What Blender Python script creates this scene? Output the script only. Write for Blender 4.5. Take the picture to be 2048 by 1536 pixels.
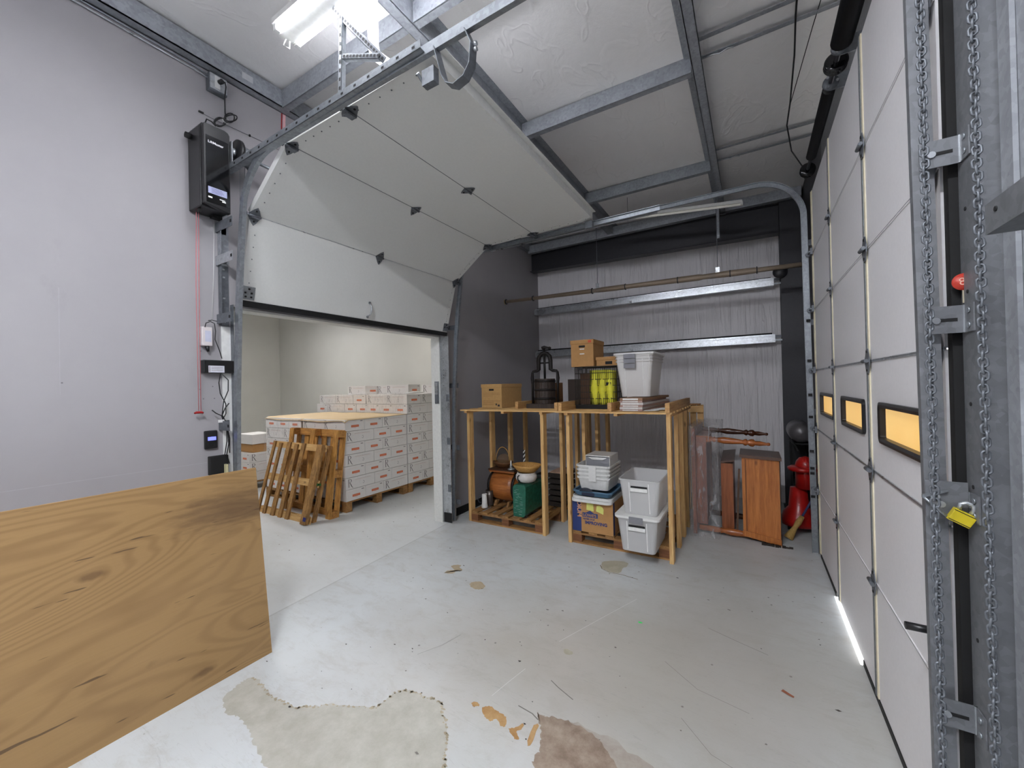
import bpy, bmesh, math, random
from mathutils import Vector, Matrix
random.seed(7)
PI = math.pi
for o in list(bpy.data.objects): bpy.data.objects.remove(o)
SC = bpy.context.scene; COL = SC.collection

# ------------------------------------------------------------------ camera
H = 1.725
def cam_axes():
    yaw, pitch, roll = [math.radians(v) for v in (-30.92687, 0.32014, -1.29851)]
    cy, sy, cp, sp = math.cos(yaw), math.sin(yaw), math.cos(pitch), math.sin(pitch)
    fwd = Vector((sy*cp, cy*cp, sp)); right = Vector((cy, -sy, 0)); up = right.cross(fwd)
    cr, sr = math.cos(roll), math.sin(roll)
    return cr*right + sr*up, -sr*right + cr*up, fwd
_r, _u, _f = cam_axes()
cd = bpy.data.cameras.new('camera'); cam = bpy.data.objects.new('camera', cd); COL.objects.link(cam)
cd.sensor_width = 36; cd.lens = 800.77/2048*36; cd.clip_start = .05
M3 = Matrix((_r, _u, -_f)).transposed()
cam.matrix_world = Matrix.Translation((0, 0, H)) @ M3.to_4x4()
SC.camera = cam

# ------------------------------------------------------------------ world, lights, exposure
SC.view_settings.view_transform = 'Standard'; SC.view_settings.look = 'None'
SC.view_settings.gamma = 1; SC.view_settings.exposure = 0.44
SC.view_settings.use_curve_mapping = False
w = bpy.data.worlds.new('world'); SC.world = w; w.use_nodes = True
w.node_tree.nodes['Background'].inputs[0].default_value = (0.95, 0.97, 1, 1)
w.node_tree.nodes['Background'].inputs[1].default_value = 3.0

def area(name, loc, sx, sy, power, col=(0.93, 0.96, 1.0), rot=(0, 0, 0), spread=180):
    l = bpy.data.lights.new(name, 'AREA'); l.shape = 'RECTANGLE'; l.size = sx; l.size_y = sy
    l.energy = power; l.color = col; l.spread = math.radians(spread)
    o = bpy.data.objects.new(name, l); COL.objects.link(o); o.location = loc; o.rotation_euler = rot
    return o
L_MAIN, L_REAR, L_ROOM2 = 3, 100, 30
area('lamp_light', (-1.86, 1.45, 3.935), 1.2, .13, L_MAIN)
area('lamp_light', (-.7, -.6, 3.935), 1.2, .13, L_REAR)
area('lamp_light', (-.9, -2.6, 3.935), 1.2, .13, L_REAR*.4)
area('lamp_light', (-6.4, 2.2, 3.6), 1.2, .3, L_ROOM2, (1, .975, .93))
area('lamp_light', (-9.0, 4.6, 3.6), 1.2, .3, L_ROOM2*.9, (1, .975, .93))
area('lamp_light', (-5.6, 5.6, 3.6), 1.2, .3, L_ROOM2*.55, (1, .975, .93))
sl = bpy.data.lights.new('sun', 'SUN'); sl.energy = 40; sl.angle = .03; so = bpy.data.objects.new('sun', sl); COL.objects.link(so); so.rotation_euler = (0, math.radians(61), 0)

# ------------------------------------------------------------------ materials
def S(h):      # sRGB 0-255 -> linear
    out = []
    for v in h:
        v /= 255.0
        out.append(v/12.92 if v <= .04045 else ((v+.055)/1.055)**2.4)
    return (*out, 1)
class NT:
    def __init__(s, name):
        s.m = bpy.data.materials.new(name); s.m.use_nodes = True; s.t = s.m.node_tree; s.b = s.t.nodes['Principled BSDF']
    def n(s, kind, **kw):
        nd = s.t.nodes.new(kind)
        for k, v in kw.items():
            if k in nd.inputs.keys(): s.set(nd.inputs[k], v)
            else: setattr(nd, k, v)
        return nd
    def set(s, inp, v):
        if isinstance(v, bpy.types.NodeSocket): s.t.links.new(v, inp)
        elif isinstance(v, (tuple, list)) and hasattr(inp.default_value, '__len__'): inp.default_value = v[:len(inp.default_value)]
        else: inp.default_value = v
    def coord(s, scale=(1, 1, 1), out='Object', rot=(0, 0, 0), loc=(0, 0, 0)):
        c = s.n('ShaderNodeTexCoord'); m = s.n('ShaderNodeMapping'); s.t.links.new(c.outputs[out], m.inputs[0])
        m.inputs['Scale'].default_value = scale; m.inputs['Rotation'].default_value = rot; m.inputs['Location'].default_value = loc
        return m.outputs[0]
    def noise(s, vec, scale, detail=4, rough=.55, dist=0):
        nd = s.n('ShaderNodeTexNoise'); s.set(nd.inputs['Vector'], vec); nd.inputs['Scale'].default_value = scale
        nd.inputs['Detail'].default_value = detail; nd.inputs['Roughness'].default_value = rough; nd.inputs['Distortion'].default_value = dist
        return nd.outputs['Fac']
    def ramp(s, f, stops):
        r = s.n('ShaderNodeValToRGB'); s.set(r.inputs[0], f); e = r.color_ramp.elements
        while len(e) < len(stops): e.new(.5)
        for i, (p, c) in enumerate(stops):
            e[i].position = p; e[i].color = c if isinstance(c, tuple) else (c, c, c, 1)
        return r.outputs[0]
    def mix(s, f, a, b, mode='MIX'):
        m = s.n('ShaderNodeMix', data_type='RGBA', blend_type=mode)
        s.set(m.inputs[0], f); s.set(m.inputs[6], a); s.set(m.inputs[7], b); return m.outputs[2]
    def math(s, op, a, b=None, c=None):
        m = s.n('ShaderNodeMath', operation=op); s.set(m.inputs[0], a)
        if b is not None: s.set(m.inputs[1], b)
        if c is not None: s.set(m.inputs[2], c)
        return m.outputs[0]
    def bump(s, h, st=.3, d=.01):
        b = s.n('ShaderNodeBump'); b.inputs['Strength'].default_value = st; b.inputs['Distance'].default_value = d
        s.set(b.inputs['Height'], h); s.t.links.new(b.outputs[0], s.b.inputs['Normal'])
    def base(s, c): s.set(s.b.inputs['Base Color'], c)
    def p(s, **kw):
        for k, v in kw.items(): s.set(s.b.inputs[k.replace('_', ' ')], v)
        return s
_cache = {}
def plain(name, rgb, rough=.5, metal=0, var=.06, bump=0, scale=30, **kw):
    if name in _cache: return _cache[name]
    t = NT(name); c = S(rgb); v = t.noise(t.coord(), scale, 3)
    t.base(t.ramp(v, [(.3, tuple(x*(1-var) for x in c[:3])+(1,)), (.7, tuple(min(1, x*(1+var)) for x in c[:3])+(1,))]))
    t.p(Roughness=rough, Metallic=metal)
    for k, x in kw.items(): t.set(t.b.inputs[k], x)
    if bump: t.bump(t.noise(t.coord(), scale*6, 3), bump, .003)
    _cache[name] = t.m; return t.m
def wood(name, light, dark, axis, knots=True, rough=.6, sc=1.0, scuff=0):
    if name in _cache: return _cache[name]
    t = NT(name); k = [14*sc]*3; k[axis] = 1.1*sc
    v = t.coord(tuple(k)); n = t.noise(v, 3, 6, .6, .6); n2 = t.noise(v, 11, 4, .5)
    f = t.math('ADD', t.math('MULTIPLY', n, .75), t.math('MULTIPLY', n2, .25))
    c = t.ramp(f, [(.32, S(dark)), (.5, tuple((a+b)/2 for a, b in zip(S(dark), S(light)))), (.66, S(light))])
    if knots:
        kk = [7.0]*3; kk[axis] = 3.2
        vo = t.n('ShaderNodeTexVoronoi'); t.set(vo.inputs['Vector'], t.coord(tuple(kk))); vo.inputs['Scale'].default_value = 1
        m = t.ramp(vo.outputs['Distance'], [(.04, 1.0), (.13, 0.0)])
        c = t.mix(t.math('MULTIPLY', m, .75), c, tuple(x*.35 for x in S(dark)[:3])+(1,))
    if scuff:
        m = t.ramp(t.noise(t.coord(), 5, 6, .7), [(.5, 0.0), (.68, 1.0)]); c = t.mix(t.math('MULTIPLY', m, scuff), c, S((70, 55, 35)))
    t.base(c); t.p(Roughness=rough); t.bump(f, .15, .004); _cache[name] = t.m; return t.m
def galv(name='galvanised_steel', tint=(150, 155, 160), metal=.75, rough=.42):
    if name in _cache: return _cache[name]
    t = NT(name); vo = t.n('ShaderNodeTexVoronoi'); t.set(vo.inputs['Vector'], t.coord()); vo.inputs['Scale'].default_value = 55
    n = t.noise(t.coord(), 9, 5, .6); c = S(tint)
    f = t.math('ADD', t.math('MULTIPLY', vo.outputs['Color'], .35), t.math('MULTIPLY', n, .65))
    t.base(t.ramp(f, [(.3, tuple(x*.8 for x in c[:3])+(1,)), (.7, tuple(min(1, x*1.15) for x in c[:3])+(1,))]))
    t.p(Metallic=metal, Roughness=t.math('MULTIPLY_ADD', n, .25, rough-.12)); _cache[name] = t.m; return t.m
def drywall():
    t = NT('painted_drywall'); n = t.noise(t.coord(), 1.3, 5, .6); f = t.noise(t.coord(), 160, 3)
    sm = t.noise(t.coord((1, 1, .5)), 4, 6, .7)
    c = t.ramp(n, [(.3, S((156, 153, 156))), (.7, S((163, 160, 162)))])
    c = t.mix(t.math('MULTIPLY', t.ramp(sm, [(.62, 0.0), (.75, 1.0)]), .18), c, S((122, 118, 122)))
    t.base(c); t.p(Roughness=.72); t.bump(f, .12, .002); return t.m
def room2_wall():
    t = NT('white_room_wall'); n = t.noise(t.coord(), 1, 3)
    t.base(t.ramp(n, [(.3, S((196, 194, 186))), (.7, S((203, 201, 193)))])); t.p(Roughness=.75); return t.m
def vinyl(name, rgb, axis, amp=.55):     # wrinkled white insulation facing
    t = NT(name); k = [1.0, 1.0, 1.0]
    if axis == 'z': k = [9, 9, .45]
    else: k = [1.6, .9, 1]
    v = t.coord(tuple(k)); n = t.noise(v, 1.6 if axis == 'z' else 2.0, 6, .62, .4)
    rid = t.ramp(t.noise(t.coord(tuple(q*(1 if axis == 'z' else 1.2) for q in k), rot=(0, 0, 0 if axis == 'z' else .35)), 2.3, 2, .4, 1.0), [(.55, 0.0), (.60, 1.0), (.64, .1)])
    h = t.math('ADD', t.math('MULTIPLY', n, .75), t.math('MULTIPLY', rid, .14))
    c = S(rgb); t.base(t.ramp(n, [(.3, tuple(x*.95 for x in c[:3])+(1,)), (.7, c)])); t.p(Roughness=.38); t.bump(h, amp, .03); return t.m
def floor_mat():
    t = NT('painted_concrete'); P = t.coord(); sx = t.n('ShaderNodeSeparateXYZ'); t.set(sx.inputs[0], P); X, Y = sx.outputs[0], sx.outputs[1]
    n1 = t.noise(P, .8, 6, .65); n2 = t.noise(P, 6, 6, .7); n3 = t.noise(P, 70, 3, .6)
    c = t.ramp(n1, [(.3, S((188, 191, 191))), (.7, S((199, 203, 205)))])
    c = t.mix(t.math('MULTIPLY', t.ramp(n2, [(.55, 0.0), (.75, 1.0)]), .3), c, S((166, 160, 150)))
    # grime band across the middle of the bay
    def ell(cx, cy, rx, ry, ang=0, wob=.5, nz=3.0, soft=.12):
        m = t.n('ShaderNodeMapping'); m.vector_type = 'TEXTURE'; t.set(m.inputs[0], P); m.inputs['Location'].default_value = (cx, cy, 0)
        m.inputs['Rotation'].default_value = (0, 0, math.radians(ang)); m.inputs['Scale'].default_value = (rx, ry, 1)
        ln = t.n('ShaderNodeVectorMath', operation='LENGTH'); t.set(ln.inputs[0], m.outputs[0])
        d = t.math('ADD', ln.outputs['Value'], t.math('MULTIPLY', t.math('SUBTRACT', t.noise(P, nz, 5, .65), .5), wob))
        return t.n('ShaderNodeMapRange', **{'From Min': 1-soft, 'From Max': 1+soft, 'To Min': 1.0, 'To Max': 0.0, 'Value': d}).outputs[0]
    def lay(c, f, k, rgb): return t.mix(t.math('MULTIPLY', f, k), c, S(rgb))
    c = lay(c, ell(-.75, 2.45, 1.3, .75, 20, .9, 2.5, .6), .75, (168, 160, 148))
    c = lay(c, ell(-.2, 2.9, .55, 1.6, 0, .8, 2, .6), .6, (158, 155, 148))
    # specks and scratches
    vo = t.n('ShaderNodeTexVoronoi'); t.set(vo.inputs['Vector'], P); vo.inputs['Scale'].default_value = 5.5; vo.inputs['Randomness'].default_value = 1
    c = lay(c, t.ramp(t.math('ADD', vo.outputs['Distance'], t.math('MULTIPLY', n3, .05)), [(.055, 1.0), (.075, 0.0)]), .7, (92, 86, 80))
    v2 = t.n('ShaderNodeTexVoronoi'); t.set(v2.inputs['Vector'], t.coord((1, 1.6, 1), rot=(0, 0, .5))); v2.inputs['Scale'].default_value = 13
    c = lay(c, t.math('MULTIPLY', t.ramp(v2.outputs['Distance'], [(.05, 1.0), (.10, 0.0)]), t.ramp(n2, [(.5, 0.0), (.6, 1.0)])), .5, (120, 112, 102))
    c = lay(c, t.ramp(t.noise(t.coord((1, 2.2, 1), rot=(0, 0, -.5)), 3.2, 8, .75, .6), [(.5, 0.0), (.72, 1.0)]), .45, (158, 152, 142))
    wv = t.noise(t.coord((.6, 7, 1), rot=(0, 0, .6)), 2.2, 3, .5, 1.5)
    c = lay(c, t.ramp(t.math('ABSOLUTE', t.math('SUBTRACT', wv, .5)), [(0.0, 1.0), (.004, 0.0)]), .25, (120, 120, 118))
    # paint edge at the doorway, slightly whiter slab beyond
    xx = t.math('ADD', X, t.math('MULTIPLY', Y, .0622))
    c = lay(c, t.math('LESS_THAN', xx, -3.116), .45, (214, 216, 216))
    c = lay(c, t.ramp(t.math('ABSOLUTE', t.math('ADD', xx, 3.116)), [(.004, 1.0), (.012, 0.0)]), .35, (130, 130, 128))
    t.base(c); t.p(Roughness=t.math('MULTIPLY_ADD', n2, .3, .32)); t.bump(t.math('ADD', t.math('MULTIPLY', n3, .1), t.math('MULTIPLY', n1, .9)), .12, .01); return t.m
def ply_mat():
    t = NT('plywood_face'); P = t.coord((1, 1, 1)); m = t.coord((1, .22, 1)); 
    warp = t.noise(t.coord((1, .5, 1)), 1.6, 3, .5)
    wv = t.noise(m, 2.1, 2, .45, 1.0)
    bands = t.math('SINE', t.math('MULTIPLY', wv, 150)); band2 = t.math('MULTIPLY_ADD', bands, .5, .5)
    fine = t.noise(t.coord((60, 2, 60)), 2, 4, .6); big = t.noise(P, 1.2, 4, .6)
    c = t.mix(t.math('MULTIPLY', t.ramp(band2, [(.35, 0.0), (1.0, 1.0)]), .38), S((156, 124, 80)), S((108, 78, 46)))
    c = t.mix(t.math('MULTIPLY', fine, .3), c, S((104, 76, 46)))
    c = t.mix(t.math('MULTIPLY', t.ramp(big, [(.4, 0.0), (.75, 1.0)]), .4), c, S((164, 132, 92)))
    vo = t.n('ShaderNodeTexVoronoi'); t.set(vo.inputs['Vector'], t.coord((5, 1.7, 5))); vo.inputs['Scale'].default_value = 1
    k = t.ramp(t.math('ADD', vo.outputs['Distance'], t.math('MULTIPLY', t.noise(P, 12, 3), .15)), [(.12, 1.0), (.2, 0.0)])
    c = t.mix(t.math('MULTIPLY', k, .6), c, S((82, 56, 34)))
    sp = t.noise(t.coord((26, 2.4, 26)), 1.6, 2, .5); zz = t.n('ShaderNodeSeparateXYZ'); t.set(zz.inputs[0], P)
    c = t.mix(t.math('MULTIPLY', t.ramp(sp, [(.70, 0.0), (.73, 1.0)]), .75), c, S((66, 48, 34)))
    mp = t.n('ShaderNodeMapping'); mp.vector_type = 'TEXTURE'; t.set(mp.inputs[0], P); mp.inputs['Location'].default_value = (0, 1.08, .98); mp.inputs['Scale'].default_value = (1, .36, .13)
    ln = t.n('ShaderNodeVectorMath', operation='LENGTH'); t.set(ln.inputs[0], mp.outputs[0]); sm = t.noise(t.coord((8, 2.2, 12)), 2.2, 5, .7)
    f = t.n('ShaderNodeMapRange', **{'From Min': .35, 'From Max': 1.15, 'To Min': 1.0, 'To Max': 0.0, 'Value': t.math('ADD', ln.outputs['Value'], t.math('MULTIPLY', t.math('SUBTRACT', sm, .5), 1.6))}).outputs[0]
    c = t.mix(t.math('MULTIPLY', f, .65), c, S((84, 62, 44)))
    t.base(c); t.p(Roughness=.55); t.bump(fine, .12, .002); return t.m
def clear_plastic(name, rgb, alpha=.5, rough=.25):
    if name in _cache: return _cache[name]
    t = NT(name); t.base(S(rgb)); t.p(Roughness=rough, Alpha=alpha); t.b.inputs['Subsurface Weight'].default_value = 0
    n = t.noise(t.coord((3, 3, .6)), 9, 4, .6, .8); t.bump(n, .25, .01); _cache[name] = t.m; return t.m
def film(name, rgb=(230, 232, 236), alpha=.16, st=.8, dist=.03, sc=(3, 3, .8)):
    if name in _cache: return _cache[name]
    t = NT(name); n = t.noise(t.coord(sc), 4, 5, .6, 1.6)
    a = t.math('MULTIPLY_ADD', t.ramp(n, [(.5, 0.0), (.62, 1.0)]), alpha, alpha*.5)
    t.base(S(rgb)); t.p(Roughness=.12, Alpha=a); t.bump(n, st, dist); _cache[name] = t.m; return t.m
def emis(name, rgb, st):
    if name in _cache: return _cache[name]
    t = NT(name); t.base(S(rgb)); t.set(t.b.inputs['Emission Color'], S(rgb)); t.b.inputs['Emission Strength'].default_value = st; _cache[name] = t.m; return t.m

DRY = drywall(); R2 = room2_wall(); VC = vinyl('ceiling_vinyl', (242, 240, 239), 'c', .5); VW = vinyl('wall_vinyl', (238, 235, 237), 'z', .9)
FLO = floor_mat(); PLY = ply_mat(); GAL = galv(); GALD = galv('dull_steel', (112, 116, 122), .5, .5); GALW = galv('bright_galvanised_steel', (190, 194, 198), .75, .30)
PURL = galv('purlin_steel', (156, 160, 166), .35, .45); DARK = plain('dark_primer_steel', (52, 52, 56), .45, .2); JAMB = galv('jamb_steel', (120, 122, 126), .45, .5)
WHP = plain('white_steel_panel', (214, 214, 211), .5, 0, .02, .1, 60); BIGP = plain('grey_white_steel_panel', (226, 224, 226), .45, 0, .02, .1, 60)
CREAM = plain('cream_edge', (214, 206, 180), .5); BLK = plain('black_plastic', (22, 22, 24), .35); BLKM = plain('black_matt', (14, 14, 15), .75); BLKG = plain('black_gloss', (10, 10, 12), .12)
WHT = plain('white_plastic', (226, 226, 224), .4); OFFW = plain('white_paint', (214, 214, 210), .5); RED = plain('red_plastic', (150, 20, 22), .35); PINK = plain('pink_cord', (205, 120, 125), .8)
RUB = plain('black_rubber', (16, 16, 16), .7); CARD = plain('kraft_cardboard', (176, 132, 82), .8, 0, .05, .1, 20); CARDL = plain('light_cardboard', (196, 156, 100), .8); CARDD = plain('brown_cardboard', (150, 104, 60), .8)
CARTW = plain('carton_white', (224, 220, 217), .6, 0, .02); INK = plain('dark_ink', (50, 44, 48), .6); ORNG = plain('orange_ink', (214, 104, 52), .6); PALE = plain('pale_red_ink', (216, 180, 168), .6); GREYI = plain('grey_ink', (150, 146, 148), .6)
PX = wood('pine_x', (222, 186, 126), (182, 134, 78), 0); PYW = wood('pine_y', (210, 170, 112), (166, 116, 66), 1); PZ = wood('pine_z', (226, 190, 130), (180, 132, 76), 2)
OPX = wood('pallet_wood_x', (178, 134, 80), (118, 80, 44), 0, True, .7, 1, .5); OPY = wood('pallet_wood_y', (178, 134, 80), (112, 76, 42), 1, True, .7, 1, .5); OPZ = wood('pallet_wood_z', (190, 144, 84), (118, 82, 44), 2, True, .7, 1, .5)
RBX = wood('red_block_wood', (140, 92, 56), (92, 56, 34), 0, True, .7, 1, .5)
KRAFT = plain('kraft_paper', (206, 180, 140), .7, 0, .04, .1, 8)

# ------------------------------------------------------------------ mesh helper
def rotz(a): return Matrix.Rotation(a, 4, 'Z')
class MB:
    def __init__(s): s.v = []; s.f = []; s.mi = []; s.mats = []; s.sm = []
    def m(s, mat):
        if mat not in s.mats: s.mats.append(mat)
        return s.mats.index(mat)
    def add(s, vs, fs, mat, smooth=False, M=None):
        o = len(s.v); s.v += [tuple(M @ Vector(v)) if M else tuple(v) for v in vs]; i = s.m(mat)
        for f in fs: s.f.append([o+k for k in f]); s.mi.append(i); s.sm.append(smooth)
        return s
    def box(s, x0, x1, y0, y1, z0, z1, mat, M=None):
        if x0 > x1: x0, x1 = x1, x0
        if y0 > y1: y0, y1 = y1, y0
        if z0 > z1: z0, z1 = z1, z0
        vs = [(x, y, z) for x in (x0, x1) for y in (y0, y1) for z in (z0, z1)]
        return s.add(vs, [(0, 1, 3, 2), (4, 6, 7, 5), (0, 4, 5, 1), (2, 3, 7, 6), (0, 2, 6, 4), (1, 5, 7, 3)], mat, False, M)
    def cyl(s, a, b, r, mat, n=16, r2=None, caps=True, M=None):
        return s.tube([a, b], [r, r if r2 is None else r2], mat, n, caps, M)
    def tube(s, pts, r, mat, n=8, caps=True, M=None, closed=False):
        pts = [Vector(p) for p in pts]; N = len(pts); rr = r if isinstance(r, (list, tuple)) else [r]*N
        vs = []; prev = None
        for i, p in enumerate(pts):
            if closed: t = (pts[(i+1) % N]-pts[i-1])
            else: t = pts[min(i+1, N-1)]-pts[max(i-1, 0)]
            if t.length < 1e-9: t = Vector((0, 0, 1))
            t.normalize()
            if prev is None:
                u = t.orthogonal().normalized()
            else:
                u = prev-t*prev.dot(t)
                u = u.normalized() if u.length > 1e-6 else t.orthogonal().normalized()
            prev = u; w_ = t.cross(u)
            for k in range(n):
                a = 2*PI*k/n; vs.append(p+(u*math.cos(a)+w_*math.sin(a))*rr[i])
        fs = []
        for i in range(N if closed else N-1):
            j = (i+1) % N
            for k in range(n): fs.append((i*n+k, i*n+(k+1) % n, j*n+(k+1) % n, j*n+k))
        o = len(s.v); s.add(vs, fs, mat, True, M)
        if caps and not closed:
            i0 = s.m(mat); s.f.append([o+k for k in range(n)][::-1]); s.mi.append(i0); s.sm.append(False)
            s.f.append([o+(N-1)*n+k for k in range(n)]); s.mi.append(i0); s.sm.append(False)
        return s
    def lathe(s, prof, c, mat, n=28, axis='z', M=None):     # prof: (r, h)
        vs = []
        for r, h in prof:
            for k in range(n):
                a = 2*PI*k/n; ca, sa = r*math.cos(a), r*math.sin(a)
                p = (ca, sa, h) if axis == 'z' else ((h, ca, sa) if axis == 'x' else (sa, h, ca))
                vs.append((c[0]+p[0], c[1]+p[1], c[2]+p[2]))
        fs = [(i*n+k, i*n+(k+1) % n, (i+1)*n+(k+1) % n, (i+1)*n+k) for i in range(len(prof)-1) for k in range(n)]
        return s.add(vs, fs, mat, True, M)
    def prism(s, poly, d, mat, M=None, smooth=False):       # poly: 3D points of one face, d: extrusion vector
        poly = [Vector(p) for p in poly]; d = Vector(d); n = len(poly)
        vs = poly+[p+d for p in poly]; fs = [list(range(n))[::-1], list(range(n, 2*n))]+[(i, (i+1) % n, n+(i+1) % n, n+i) for i in range(n)]
        return s.add(vs, fs, mat, smooth, M)
    def sweep(s, path, prof, B, mat):                       # prof: closed list of (n, b); B: fixed binormal
        path = [Vector(p) for p in path]; B = Vector(B); vs = []; N = len(path); n = len(prof)
        for i, p in enumerate(path):
            t = (path[min(i+1, N-1)]-path[max(i-1, 0)]).normalized(); nn = B.cross(t).normalized()
            for a, b in prof: vs.append(p+nn*a+B*b)
        fs = [(i*n+k, i*n+(k+1) % n, (i+1)*n+(k+1) % n, (i+1)*n+k) for i in range(N-1) for k in range(n)]
        fs += [list(range(n))[::-1], [(N-1)*n+k for k in range(n)]]
        return s.add(vs, fs, mat)
    def frustum(s, c, top, bot, z0, z1, mat, t=.004, open_top=True, rad=.04, n=5):   # rounded tapered tub
        def ring(hx, hy, z):
            out = []
            for (sx, sy, a0) in ((1, 1, 0), (-1, 1, 90), (-1, -1, 180), (1, -1, 270)):
                for k in range(n+1):
                    a = math.radians(a0+90*k/n); out.append((c[0]+sx*(hx-rad)+rad*math.cos(a), c[1]+sy*(hy-rad)+rad*math.sin(a), z))
            return out
        R = [ring(bot[0], bot[1], z0), ring(top[0], top[1], z1), ring(top[0]-t, top[1]-t, z1), ring(bot[0]-t, bot[1]-t, z0+t)]
        m = len(R[0]); vs = sum(R, []); fs = [list(range(m))[::-1]]
        for i in range(3): fs += [(i*m+k, i*m+(k+1) % m, (i+1)*m+(k+1) % m, (i+1)*m+k) for k in range(m)]
        fs.append([3*m+k for k in range(m)])
        return s.add(vs, fs, mat, False)
    def rrim(s, c, h, z0, z1, mat, rad=.04, n=5, t=.012):   # rounded rectangular ring / slab
        def ring(hx, hy, z):
            out = []
            for (sx, sy, a0) in ((1, 1, 0), (-1, 1, 90), (-1, -1, 180), (1, -1, 270)):
                for k in range(n+1):
                    a = math.radians(a0+90*k/n); out.append((c[0]+sx*(hx-rad)+rad*math.cos(a), c[1]+sy*(hy-rad)+rad*math.sin(a), z))
            return out
        if t is None:
            R = [ring(h[0], h[1], z0), ring(h[0], h[1], z1)]; m = len(R[0]); return s.add(R[0]+R[1], [list(range(m))[::-1], [m+k for k in range(m)]]+[(k, (k+1) % m, m+(k+1) % m, m+k) for k in range(m)], mat)
        R = [ring(h[0], h[1], z0), ring(h[0], h[1], z1), ring(h[0]-t, h[1]-t, z1), ring(h[0]-t, h[1]-t, z0)]; m = len(R[0])
        fs = [(i*m+k, i*m+(k+1) % m, ((i+1) % 4)*m+(k+1) % m, ((i+1) % 4)*m+k) for i in range(4) for k in range(m)]
        return s.add(sum(R, []), fs, mat)
    def stroke(s, pts, wd, org, U, V, mat, off=0):           # flat polyline stroke lying on a face; wd: width or list
        pts = [Vector((p[0], p[1])) for p in pts]; org, U, V = Vector(org), Vector(U), Vector(V); Nn = U.cross(V).normalized()*off
        ww = wd if isinstance(wd, (list, tuple)) else [wd]*len(pts); L = []; R = []
        for i, p in enumerate(pts):
            t = (pts[min(i+1, len(pts)-1)]-pts[max(i-1, 0)]).normalized(); nn = Vector((-t.y, t.x))*ww[i]/2
            L.append(p+nn); R.append(p-nn)
        vs = [org+U*q.x+V*q.y+Nn for q in L]+[org+U*q.x+V*q.y+Nn for q in R]; n = len(pts)
        return s.add(vs, [(i, n+i, n+i+1, i+1) for i in range(n-1)], mat)
    def rect(s, u0, u1, v0, v1, org, U, V, mat, off=0):
        org, U, V = Vector(org), Vector(U), Vector(V); Nn = U.cross(V).normalized()*off
        return s.add([org+U*a+V*b+Nn for a, b in ((u0, v0), (u1, v0), (u1, v1), (u0, v1))], [(0, 1, 2, 3)], mat)
    def build(s, name, parent=None, label=None, cat=None, group=None, kind=None, bevel=0, local=False):
        me = bpy.data.meshes.new(name); vs = [Vector(v) for v in s.v]
        if parent is not None: org = Vector((0, 0, 0)) if local else parent['_loc'] and Vector(parent['_loc'])
        else:
            xs = [v.x for v in vs]; ys = [v.y for v in vs]; zs = [v.z for v in vs]
            org = Vector(((min(xs)+max(xs))/2, (min(ys)+max(ys))/2, min(zs))) if kind != 'structure' and not local else Vector((0, 0, 0))
        me.from_pydata([tuple(v-org) for v in vs], [], s.f)
        for m in s.mats: me.materials.append(m)
        me.polygons.foreach_set('material_index', s.mi); me.polygons.foreach_set('use_smooth', s.sm); me.update()
        bm = bmesh.new(); bm.from_mesh(me); bmesh.ops.recalc_face_normals(bm, faces=bm.faces) if not getattr(s, 'keepn', False) else None; bm.to_mesh(me); bm.free()
        o = bpy.data.objects.new(name, me); COL.objects.link(o)
        if parent is not None: o.parent = parent; o['_loc'] = tuple(parent['_loc'])
        else: o.location = org; o['_loc'] = tuple(org)
        if label: o['label'] = label
        if cat: o['category'] = cat
        if group: o['group'] = group
        if kind: o['kind'] = kind
        if bevel:
            b = o.modifiers.new('bevel', 'BEVEL'); b.width = bevel; b.segments = 2; b.limit_method = 'ANGLE'
        return o
def thing(name, label, cat, loc=(0, 0, 0), rz=0, group=None, kind=None):
    o = bpy.data.objects.new(name, None); COL.objects.link(o); o.empty_display_size = .05
    o.location = loc; o.rotation_euler = (0, 0, rz); o['_loc'] = tuple(loc); o['label'] = label
    if cat: o['category'] = cat
    if group: o['group'] = group
    if kind: o['kind'] = kind
    return o
def dup(root, loc=None, label=None, group=None, rz=None):
    r = root.copy(); COL.objects.link(r)
    if loc is not None: r.location = loc
    if rz is not None: r.rotation_euler = (0, 0, rz)
    if label: r['label'] = label
    if group: r['group'] = group
    for ch in list(root.children):
        c = ch.copy(); COL.objects.link(c); c.parent = r
        for g in ch.children:
            d = g.copy(); COL.objects.link(d); d.parent = c
    return r
def text(txt, size, org, U, V, mat, name, parent, align='LEFT', ext=.0006, bold=0, sx=1.0, label=None):
    cu = bpy.data.curves.new('t', 'FONT'); cu.body = txt; cu.size = size; cu.align_x = align; cu.extrude = 0; cu.offset = bold
    o = bpy.data.objects.new('t', cu); COL.objects.link(o); dg = bpy.context.evaluated_depsgraph_get()
    me = bpy.data.meshes.new_from_object(o.evaluated_get(dg)); bpy.data.objects.remove(o); bpy.data.curves.remove(cu)
    U, V = Vector(U).normalized(), Vector(V).normalized(); Nn = U.cross(V)*ext; org = Vector(org)-Vector(parent['_loc'])
    for v in me.vertices: v.co = org+U*v.co.x*sx+V*v.co.y+Nn
    me.materials.clear(); me.materials.append(mat); ob = bpy.data.objects.new(name, me); COL.objects.link(ob); ob.parent = parent; ob['_loc'] = tuple(parent['_loc'])
    if label: ob['label'] = label
    return ob
def arc(cx, cz, r, a0, a1, y, n=12):
    return [(cx+r*math.cos(math.radians(a0+(a1-a0)*k/n)), y, cz+r*math.sin(math.radians(a0+(a1-a0)*k/n))) for k in range(n+1)]
C_PROF = [(-.026, 0), (.026, 0), (.026, .026), (.021, .026), (.021, .004), (-.021, .004), (-.021, .026), (-.026, .026)]
def mirror_prof(p): return [(a, -b) for a, b in p][::-1]

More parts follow.
